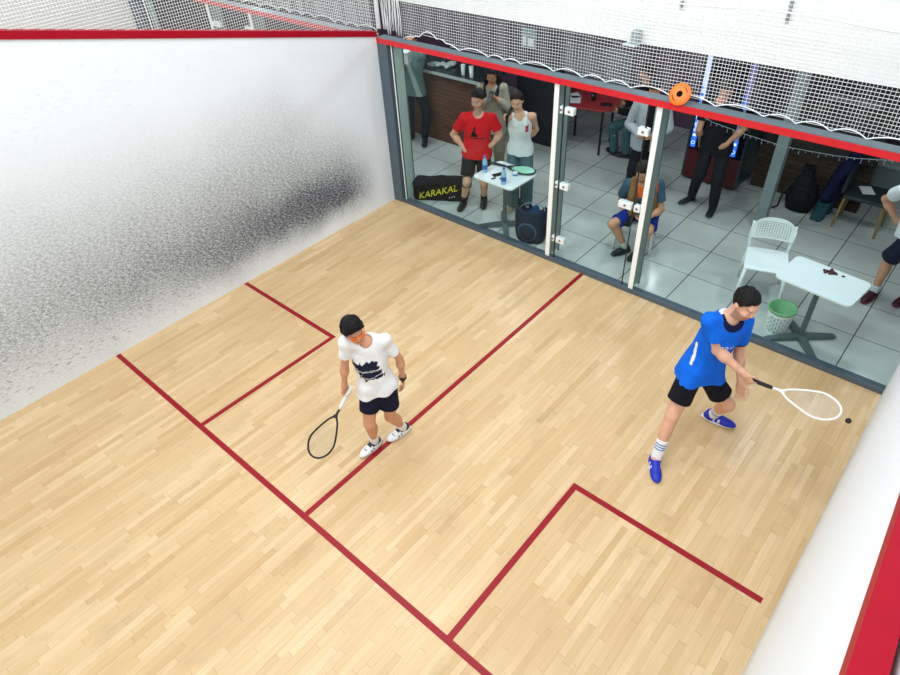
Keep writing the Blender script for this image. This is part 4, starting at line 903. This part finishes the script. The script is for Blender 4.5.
pk = fmesh('backpack', F, lambda V: np.where((np.abs(((V-c0) @ px_)**2/.12**2+((V-c0)[:, 2]-.17)**2/.12**2-1) < .12)[:, None] & (((V-c0) @ py_) < -.1)[:, None], np.array([[52., 92, 120]]), np.array([[28., 42, 62]])), M_CLOTH, None, (c0[0], c0[1], 0)); tag(pk, 'dark blue open backpack on the floor beside the glass door fin', 'backpack')
MB().tube([B2(.17*math.cos(a), .02+.105*math.sin(a), .405+.055*(math.sin(a)) ) for a in np.linspace(0, 2*PI, 25)[:-1]], .006, 6, closed=True).build('zip_edge', plain((120, 140, 156), .5), pk, smooth=True)
F = Field((2.0, .1, .1), (2.46, .5, .5), .009); F.u(cone(B2(-.06, .05, .26), B2(.02, .07, .40), .06, .055), 0); F.u(cone(B2(.08, .05, .24), B2(.09, .04, .36), .05, .05), .01); F.ripple(.006, 30., 3)
tag(fmesh('towel', F, flatcol((34, 70, 112)), M_CLOTH, None, tuple(B2(0, .05, .22))), 'blue cloth stuffed into the open dark blue backpack', 'cloth')
MB().tube([B2(.0, .13, .42), B2(.02, .165, .40), B2(.02, .175, .25), B2(.04, .15, .10)], .014, 8).build('strap', plain((24, 34, 50), .8), pk, smooth=True)
# black backpack against the brick wall
c0b = np.array([4.62, 2.97, 0]); F = Field((4.3, 2.7, 0), (4.95, 3.25, .56), .009)
F.u(loft(c0b, c0b+[-.02, .07, .48], np.array([1., 0, 0]), np.array([0, -1., 0]), [(0, .15, .10, 0), (.3, .19, .12, 0), (.7, .175, .11, 0), (1, .08, .05, 0)], 'a'), 0); F.u(ell(c0b+[0, -.08, .17], (.13, .06, .13)), .03); F.ripple(.003, 25., 9); F.plane((0, 0, .003), (0, 0, -1)); F.plane((0, 3.285, 0), (0, 1, 0))
bp = fmesh('backpack', F, flatcol((22, 26, 32)), M_CLOTH, None, tuple(c0b)); tag(bp, 'black backpack leaning against the brick wall behind the column', 'backpack')
MB().tube([(4.49, 2.91, .42), (4.41, 2.87, .25), (4.40, 2.84, .05), (4.34, 2.82, .012)], .014, 8).build('strap', plain((26, 30, 36), .8), bp, smooth=True); MB().tube([(4.58, 3.01, .475), (4.585, 3.00, .53), (4.63, 3.00, .53), (4.64, 3.01, .475)], .010, 8).build('handle', plain((26, 30, 36), .8), bp, smooth=True)
# ------------------------------------------------------------------ people
def paint_rect(c, x, z, x0, x1, z0, z1, col):
    m = (x > x0) & (x < x1) & (z > z0) & (z < z1); c[m] = col; return c
GL = {'T': '11111 00100 00100 00100 00100', 'B': '11110 10001 11110 10001 11110', 'V': '10001 10001 01010 01010 00100'}
def p_man(V, c, q):
    x, y, z, P = q['x'], q['y'], q['z'], q['P']
    c *= (1+.05*vnoise(V, 14.)[:, None])
    for s_ in 'RL':
        a, b = P['sh'+s_], P['el'+s_]; t = ((V-a) @ (b-a))/np.dot(b-a, b-a); dd = np.linalg.norm(V-a-np.outer(t, b-a), axis=1); c[(t > .59) & (t < .72) & (dd < .078) & ((y > .135) if s_ == 'R' else (np.abs(x) > .14))] = (14, 24, 62)
    c[(x < -.09) & (np.abs(y-.040+.22*(z-.2)) < .012) & (z > .13) & (z < .34)] = (236, 242, 250)
    fr = y > 0
    for i, ch in enumerate('TBV'):
        rows = GL[ch].split()
        for r in range(5):
            for k in range(5):
                if rows[r][k] == '1': m = fr & (x > -.060+i*.042+k*.0066) & (x < -.060+i*.042+(k+1)*.0068) & (z < .395-r*.0068) & (z > .395-(r+1)*.007); c[m] = (205, 222, 245)
    r = np.linalg.norm(V-(P['neck']+nrm(np.cross(P['shL']-P['shR'], q['up']))*.022), axis=1)
    c[(r < .100) & (z > .47)] = (16, 22, 60); c[(r < .106) & (z > .48) & (y < -.0)] = (232, 236, 244)
    return c
def p_kid(V, c, q):
    x, y, z = q['x'], q['y'], q['z']; n = vnoise(V, 55., 2); n2 = vnoise(V*[1, 1, 1.6], 90., 5)
    xc = -.040-.32*(z-.32); d = np.maximum(np.abs(x-xc)-.105, np.abs(z-.325)-.105)
    m = (y > 0) & (d+n*.035+np.abs(n2)*.02 < 0); c[m] = (24, 30, 56)
    st = m & ((np.abs(z-.322-.02*n2) < .010) | (np.abs(z-.25-.012*np.sin(x*30)) < .006)) & (n2 > -.25); c[st] = (196, 200, 206)
    return c
def p_red(V, c, q):
    x, y, z = q['x'], q['y'], q['z']; f = y > 0; t = (z-.285)/.155
    c[f & (t > 0) & (t < 1) & (x > -.035-.055*(1-t)) & (x < -.030+.045*(1-t)*(.6+.4*np.sin(t*9)))] = (26, 18, 26)
    c[f & (np.abs(z-.265) < .008) & (x > -.10) & (x < .10)] = (30, 18, 26); return c
def p_sit(V, c, q):
    x, y, z = q['x'], q['y'], q['z']; c[(y > 0) & (z > .33) & (np.abs(x) < .055)] = (255, 112, 40); c[(y > -.02) & (z > .37) & (x > .10) & (x < .17)] = (255, 112, 40); return c
def p_grey(V, c, q):
    c[(q['y'] > .02) & (np.abs(q['x']) < .05)] = (26, 26, 32); return c
def p_bar(V, c, q):
    c[(q['y'] > 0) & (np.abs(q['x']-.02+.35*(q['z']-.3)) < .035)] = (176, 196, 194); return c
def p_tank(V, c, q):
    c[(q['y'] > 0) & (np.abs(q['x']-.095) < .022) & (q['z'] > .33) & (q['z'] < .43)] = (206, 70, 92); return c
SK = (226, 172, 144); SK2 = (214, 156, 124); SK3 = (206, 148, 116)
TR = (60, 80, 84)
PO = POSES
man = person(PO['man'], 'man in blue shirt, black shorts and blue shoes swinging a racket on court', (.84, -.46, -.38), 1.80, SK, (20, 17, 18),
    dict(col=(10, 104, 226), paint=p_man, sleeve=.64, drop=.055, seed=2, loose=.98), dict(col=(16, 16, 28), len=.62, r=.100),
    dict(col=(24, 44, 186), sole=(232, 236, 244), lace=(30, 40, 150), paint=lambda c, a, b, z: np.where(((np.abs(b) > .028) & (np.abs(((a*22) % 1)-.5) < .22) & (a > .02) & (a < .10) & (z > .03) & (z < .065))[:, None], np.array([[225., 230, 240]]), c)),
    dict(col=(240, 242, 246), h=.20, stripes=((.155, .166, (40, 110, 190)), (.132, .143, (40, 110, 190)), (.109, .120, (40, 110, 190)))),
    dict(R=dict(dir=(.62, .05, -.70), palm=(.1, 1, .1), curl=66), L=dict(dir=(.25, -.1, -1), palm=(.3, -.9, 0), curl=20)), res=.0055, beard=.22)
kid = person(PO['kid'], 'boy in white printed shirt and orange goggles holding a racket low on court', (1., -.30, -.28), 1.60, SK2, (12, 12, 16),
    dict(col=(240, 241, 244), paint=p_kid, sleeve=.60, drop=.015, slim=.88, seed=5, loose=.98, fold=1.4), dict(col=(20, 24, 48), len=.54, r=.096),
    dict(col=(240, 242, 246), sole=(226, 230, 236), lace=(30, 34, 60), paint=lambda c, a, b, z: np.where(((((a < .06) & (z > .062)) | ((np.abs(b) < .028) & (a < .09) & (z > .055))) | ((b > .03) & (np.abs(((a*26) % 1)-.5) < .22) & (a > .03) & (a < .11) & (z > .026) & (z < .05)))[:, None], np.array([[30., 34, 62]]), c)),
    dict(col=(240, 242, 244), h=.11), dict(R=dict(dir=(-.1, .05, -1), palm=(1, 0, 0), curl=62), L=dict(dir=(.02, -.1, -1), palm=(-.4, -.5, 0), curl=30)), res=.0055, hairstyle='thick', glasses=plain((255, 116, 20), .25))
wl = np.array(PO['kid']['wrL']); el_ = np.array(PO['kid']['elL']); ax = nrm(wl-el_); wc = wl-ax*.012
Rw = Vector(ax).to_track_quat('Z', 'Y').to_matrix()
w_ = MB().lathe([(.031, -.011), (.034, -.011), (.034, .011), (.031, .011)], wc, 20, Rw).build('wristwatch', plain((22, 22, 26), .4), kid)
MB().box(Vector(wc)+Vector((.025, -.025, .0)), (.022, .022, .030), rz=PI/4, bev=.004).build('watch_face', plain((14, 14, 18), .15), w_)
red = person(PO['red'], 'man in red shirt with black sail print, hands on hips, behind the white table', (.18, -.92, -.36), 1.78, SK, (44, 36, 34),
    dict(col=(222, 28, 36), paint=p_red, sleeve=.66, drop=.05, seed=7, loose=1.02), dict(col=(26, 28, 36), len=.80, r=.092), dict(col=(26, 28, 32), sole=(54, 58, 62)), dict(col=(28, 28, 34), h=.12),
    dict(R=dict(dir=(.55, .35, -.35), palm=(.3, .7, .3), curl=16), L=dict(dir=(-.8, -.25, -.35), palm=(-.3, .8, .2), curl=16)), beard=.3)
kn = np.array(PO['red']['kneR']); F = Field(kn-.2, kn+.2, .007); an = np.array(PO['red']['ankR']); hp = np.array(PO['red']['hipR'])
F.u(cone(kn+nrm(hp-kn)*.10, kn+nrm(an-kn)*.10, .070, .062, 'ab'), 0); fmesh('knee_sleeve', F, flatcol((84, 88, 92)), M_CLOTH, red)
wom = person(PO['woman'], 'woman in white tank top and blue grey jeans, hands behind her back', (.42, -.84, -.30), 1.68, SK, (48, 34, 32),
    dict(col=(238, 240, 240), paint=p_tank, kind='tank', drop=.03, seed=3, name='tank_top', loose=.92), dict(col=(92, 116, 128), len=2, r=.092, r2=.088, name='jeans'), dict(col=(176, 160, 140), sole=(214, 210, 204)), None,
    dict(R=dict(dir=(.5, .3, -.4), curl=30), L=dict(dir=(-.6, -.2, -.4), curl=30)), female=True, hairstyle='tied')
hood = person(PO['hoodie'], 'long haired woman in beige hoodie standing behind the man in red', (.38, -.78, -.50), 1.68, SK3, (30, 26, 28),
    dict(col=(166, 160, 144), sleeve=2, drop=.16, loose=1.08, seed=4, name='hoodie', neckd=.06), dict(col=(140, 132, 112), len=2, r=.08, r2=.07, name='trousers'), dict(col=(180, 176, 168), sole=(226, 226, 222)), None,
    dict(R=dict(dir=(.6, -.2, .3), palm=(.2, .3, .9), curl=40), L=dict(dir=(-.6, -.35, .3), palm=(-.2, .3, .9), curl=40)), female=True, hairstyle='long')
tag(MB().box((.885, 1.12, 1.32), (.075, .012, .15), R=Matrix.Rotation(-.7, 3, 'X'), bev=.003).build('smartphone', plain((24, 24, 30), .2), None, (.885, 1.12, 1.30)), 'dark phone held by the long haired woman in the beige hoodie', 'phone')
bar = person(PO['bar'], 'person in grey green shirt and dark trousers by the bar, carrying a white box', (.5, -.82, -.2), 1.78, SK2, (40, 34, 30),
    dict(col=(104, 132, 132), paint=p_bar, sleeve=.66, drop=.12, seed=6), dict(col=(22, 24, 40), len=2, r=.074, r2=.062, name='trousers'), dict(col=(20, 22, 28), sole=(190, 194, 196)), None,
    dict(R=dict(dir=(.7, -.3, .1), palm=(.1, .1, 1), curl=25)))
t = thing('paper_box', 'white paper box carried in front of the person by the bar', 'box', (-1.03, 1.40, 1.345)); MB().box((-1.02, 1.40, 1.44), (.24, .16, .15), rz=.4, bev=.005).build('box', plain((214, 222, 222), .6), t); MB().box((-1.02, 1.40, 1.525), (.25, .17, .014), rz=.4, bev=.003).build('lid', plain((224, 230, 230), .6), t)
PS = {k: np.array(v) for k, v in PO['sit'].items()}
for k in ('pel', 'hipR', 'hipL'): PS[k] = PS[k]+[0, 0, .075]
for k in ('kneR', 'kneL'): PS[k] = PS[k]+[0, 0, .03]
sit = person(PS, 'seated man in blue shorts with a brown towel round his neck, looking down', (.12, -.80, -.60), 1.75, SK2, (52, 42, 36),
    dict(col=(70, 96, 118), paint=p_sit, cover=False, sleeve=.66, drop=.06, seed=9), dict(col=(22, 52, 150), len=.82, r=.094), dict(col=(34, 40, 44), sole=(60, 64, 66)), dict(col=(196, 214, 202), h=.10),
    dict(R=dict(dir=(.5, -.5, -.3), palm=(.3, .2, .9), curl=45), L=dict(dir=(-.8, .1, -.4), palm=(-.2, .2, .9), curl=45)), beard=.15)
nk = PS['neck']; upv = nrm(PS['neck']-PS['pel']); lt = nrm(PS['shL']-PS['shR']); fw = nrm(np.cross(lt, upv)); F = Field(nk-.6, nk+.35, .007)
for sg in (1, -1):
    a = nk-fw*.075+upv*.02; b = nk+lt*sg*.095+upv*.035+fw*.01; c_ = nk+lt*sg*.105+fw*.135-upv*.10; d_ = nk+lt*sg*.115+fw*.165-upv*.36
    F.u(cone(a, b, .030, .034), .02); F.u(cone(b, c_, .038, .050), .02); F.u(cone(c_, d_, .052, .056), .02)
F.ripple(.005, 45., 3)
tag(fmesh('towel', F, flatcol((142, 104, 66)), M_CLOTH, None, tuple(nk)), 'brown towel hanging round the neck of the seated man', 'towel')
tag(MB().box((3.40, .545, .545), (.075, .15, .010), R=Matrix.Rotation(.5, 3, 'X'), bev=.003).build('smartphone', plain((26, 28, 34), .2), None, (3.40, .545, .54)), 'dark phone held in the lap of the seated man in blue shorts', 'phone')
grey = person(PO['grey'], 'person in open pale grey shirt and wide black trousers standing behind the seated man', (.05, -.62, -.75), 1.74, SK3, (34, 30, 30),
    dict(col=(184, 188, 196), paint=p_grey, sleeve=2, drop=.12, seed=8, loose=1.1), dict(col=(26, 28, 38), len=2, r=.096, r2=.090, name='trousers'), dict(col=(30, 32, 36), sole=(70, 72, 76)), None,
    dict(R=dict(dir=(.8, -.2, .1), palm=(0, .9, .2), curl=35), L=dict(dir=(-.8, -.2, .1), palm=(0, .9, .2), curl=35)))
blk = person(PO['black'], 'person all in black standing with feet apart in front of the drinks fridge', (.1, -.62, -.75), 1.80, SK2, (36, 30, 28),
    dict(col=(28, 28, 36), sleeve=.66, drop=.12, seed=10), dict(col=(34, 36, 44), len=2, r=.074, r2=.060, name='trousers'), dict(col=(32, 36, 38), sole=(176, 182, 184)), None,
    dict(R=dict(dir=(.1, .2, -1), curl=30), L=dict(dir=(-.8, -.2, -.5), palm=(-.2, .9, 0), curl=30)))
side = person(PO['side'], 'person in white shirt and dark shorts with hand on hip at the far right', (-.75, -.60, -.2), 1.78, SK2, (40, 32, 30),
    dict(col=(232, 234, 238), sleeve=.55, drop=.02, seed=12), dict(col=(30, 36, 58), len=.94, r=.100), dict(col=(74, 30, 44), sole=(210, 70, 96)), dict(col=(226, 228, 232), h=.09),
    dict(L=dict(dir=(.5, .1, -.8), palm=(.5, .4, .2), curl=14), R=dict(dir=(.1, -.2, -.9), curl=25)))
tab = person(PO['tab'], 'person in black top and teal jeans seated at the red table', (-.85, -.30, -.35), 1.75, SK2, (36, 30, 28),
    dict(col=(24, 26, 34), sleeve=2, cover=False, drop=.06, seed=13), dict(col=(70, 106, 112), len=2, r=.074, r2=.064, name='jeans'), dict(col=(30, 32, 40), sole=(90, 94, 98)), None)

# ------------------------------------------------------------------ rackets and ball
def racket(label, p0, axis, normal, frame_c, grip_c, string_c, cover=None, L=.685):
    A = nrm(axis); Nn = nrm(np.array(normal, float)-A*np.dot(normal, A)); X = np.cross(A, Nn); p0 = np.array(p0, float)
    W = lambda a, b, c=0: p0+A*a+X*b+Nn*c
    t = thing('squash_racket', label, 'racket', tuple(p0)); fm = plain(frame_c, .35); cx, hl, hw = L-.160, .152, .104
    mb = MB(); pts = []
    for k in range(40):
        a = 2*PI*k/40; y = math.cos(a); pts.append(W(cx+hl*y-(.085 if y < 0 else 0)*y*y, hw*math.sin(a)*(1-.30*max(0, -y)**1.3)))
    mb.tube(pts, .0085, 8, closed=True); mb.tube([W(.20, 0), W(.25, 0), W(cx-hl-.075, 0)], [.0115, .0105, .010], 8)
    for sg in (1, -1): mb.tube([W(.262, 0), W(.285, sg*.012), W(.315, sg*.026)], [.009, .008, .008], 8)
    mb.build('frame', fm, t, smooth=True)
    MB().tube([W(-.004, 0), W(0, 0), W(.02, 0), W(.19, 0), W(.215, 0)], [.014, .019, .017, .0155, .0115], 10).build('grip', plain(grip_c, .8), t, smooth=True)
    mb = MB()
    for k in range(-8, 9):
        x = k*.011; q = 1-(x/hw)**2
        if q > .03: h_ = hl*math.sqrt(q); strand(mb, W(cx-h_*1.25, x), W(cx+h_, x), .0011)
    for k in range(-12, 13):
        a = k*.0118; q = 1-(a/hl)**2
        if q > .03: w_2 = hw*math.sqrt(q)*(1-.22*max(0, -a/hl)); strand(mb, W(cx+a, -w_2), W(cx+a, w_2), .0011)
    mb.build('strings', plain(string_c, .5), t)
    if cover:
        n = len(pts); mb = MB(); mb.add([W(*c) for c in [(cx+(hl-.012)*math.cos(2*PI*k/32), (hw-.010)*math.sin(2*PI*k/32)*(1-.26*max(0, -math.cos(2*PI*k/32))), .006) for k in range(32)]]+[W(*c) for c in [(cx+(hl-.012)*math.cos(2*PI*k/32), (hw-.010)*math.sin(2*PI*k/32)*(1-.26*max(0, -math.cos(2*PI*k/32))), .009) for k in range(32)]], [list(range(32))[::-1], list(range(32, 64))]+[[k, (k+1) % 32, 32+(k+1) % 32, 32+k] for k in range(32)]); mb.build('cover', plain(cover, .6), t)
    return t
CAMP = np.array((6.2584, -5.6487, 4.473))
def held(wr, d, pn, axis, back=.06):
    d = nrm(d); pn = np.array(pn, float); pn = nrm(pn-d*np.dot(pn, d)); return np.array(wr)+d*.080+pn*.030-nrm(axis)*back
axm = np.array((.66, .03, .02)); hm = held(PO['man']['wrR'], (.62, .05, -.70), (.1, 1, .1), axm)
racket('white racket with dark grip swung by the man in blue', hm, axm, CAMP-hm+np.array((0, 1.6, 2.0)), (232, 230, 228), (26, 26, 32), (214, 206, 198))
axk = np.array((-.05, -.46, -.47)); hk = held(PO['kid']['wrR'], (-.1, .05, -1), (1, 0, 0), axk)
racket('black framed racket with white grip held low by the boy in white', hk, axk, CAMP-hk, (26, 26, 30), (226, 228, 228), (172, 162, 140))
racket('dark racket with pale green face lying on the white table', (1.42, .455, .772), (.62, .095, 0), (0, 0, 1), (36, 44, 46), (50, 54, 56), (150, 214, 186), cover=(160, 222, 194), L=.64)
tag(MB().ell((6.262, -1.30, .68), (.022,)*3, 10).build('squash_ball', plain((18, 20, 26), .5), None, (6.262, -1.30, .66), smooth=True), 'small black squash ball in the air beside the right wall', 'ball')
# ------------------------------------------------------------------ light
def area(x, y, z, sx, sy, e, col=(.90, .965, 1.), rot=(0, 0, 0)):
    l = bpy.data.lights.new('ceiling_or_fill_lamp', 'AREA'); l.shape = 'RECTANGLE'; l.size = sx; l.size_y = sy; l.energy = e; l.color = col
    o = bpy.data.objects.new('ceiling_or_fill_lamp', l); o.location = (x, y, z); o.rotation_euler = rot; COL.objects.link(o)
for x in (1.5, 4.9):
    area(x, -2.6, 6.4, 1.6, .8, COURT_W*1.25, rot=(math.radians(32), 0, 0))  # tilted pair added to brighten the white wall over the glass
    for y, k_ in ((-4.6, .85), (-7.4, 1.3)): area(x, y, 6.5, 1.6, .8, COURT_W*k_)
for y in (-2.2, -6.0): area(-3.3, y, 6.5, 2.4, 1.0, COURT_W)
area(8.0, -4, 6.5, 1.6, .8, COURT_W*.6)
for x, y in ((-4.5, 1.4), (-1.0, 1.1), (1.2, 1.3), (3.2, 1.2), (5.4, 1.25), (2.4, 3.9), (6.2, 3.2)): area(x, y, 2.66, .22, .22, LOBBY_W*(1 if y < 2 else .4), (.93, .97, 1.))
w = bpy.data.worlds.new('world'); S.world = w; w.use_nodes = True; b = w.node_tree.nodes['Background']; b.inputs[0].default_value = (.75, .82, .9, 1); b.inputs[1].default_value = .5
# ------------------------------------------------------------------ camera
cd = bpy.data.cameras.new('camera'); cam = bpy.data.objects.new('camera', cd); COL.objects.link(cam); S.camera = cam
cam.location = CAMP; cam.rotation_mode = 'XYZ'; cam.rotation_euler = (0.8617, 0.0485, 0.7159); cd.sensor_width = 36; cd.lens = 638.156*36/900; cd.clip_start = .05; cd.clip_end = 100
vs = S.view_settings; S.display_settings.display_device = 'sRGB'; vs.view_transform = 'Standard'; vs.look = 'None'; vs.gamma = 1; vs.use_curve_mapping = False; vs.exposure = EXPO
S.cycles.use_denoising = True; S.cycles.max_bounces = 8; S.cycles.transparent_max_bounces = 24; S.cycles.caustics_reflective = False; S.cycles.caustics_refractive = False
S.cycles.sample_clamp_indirect = 6
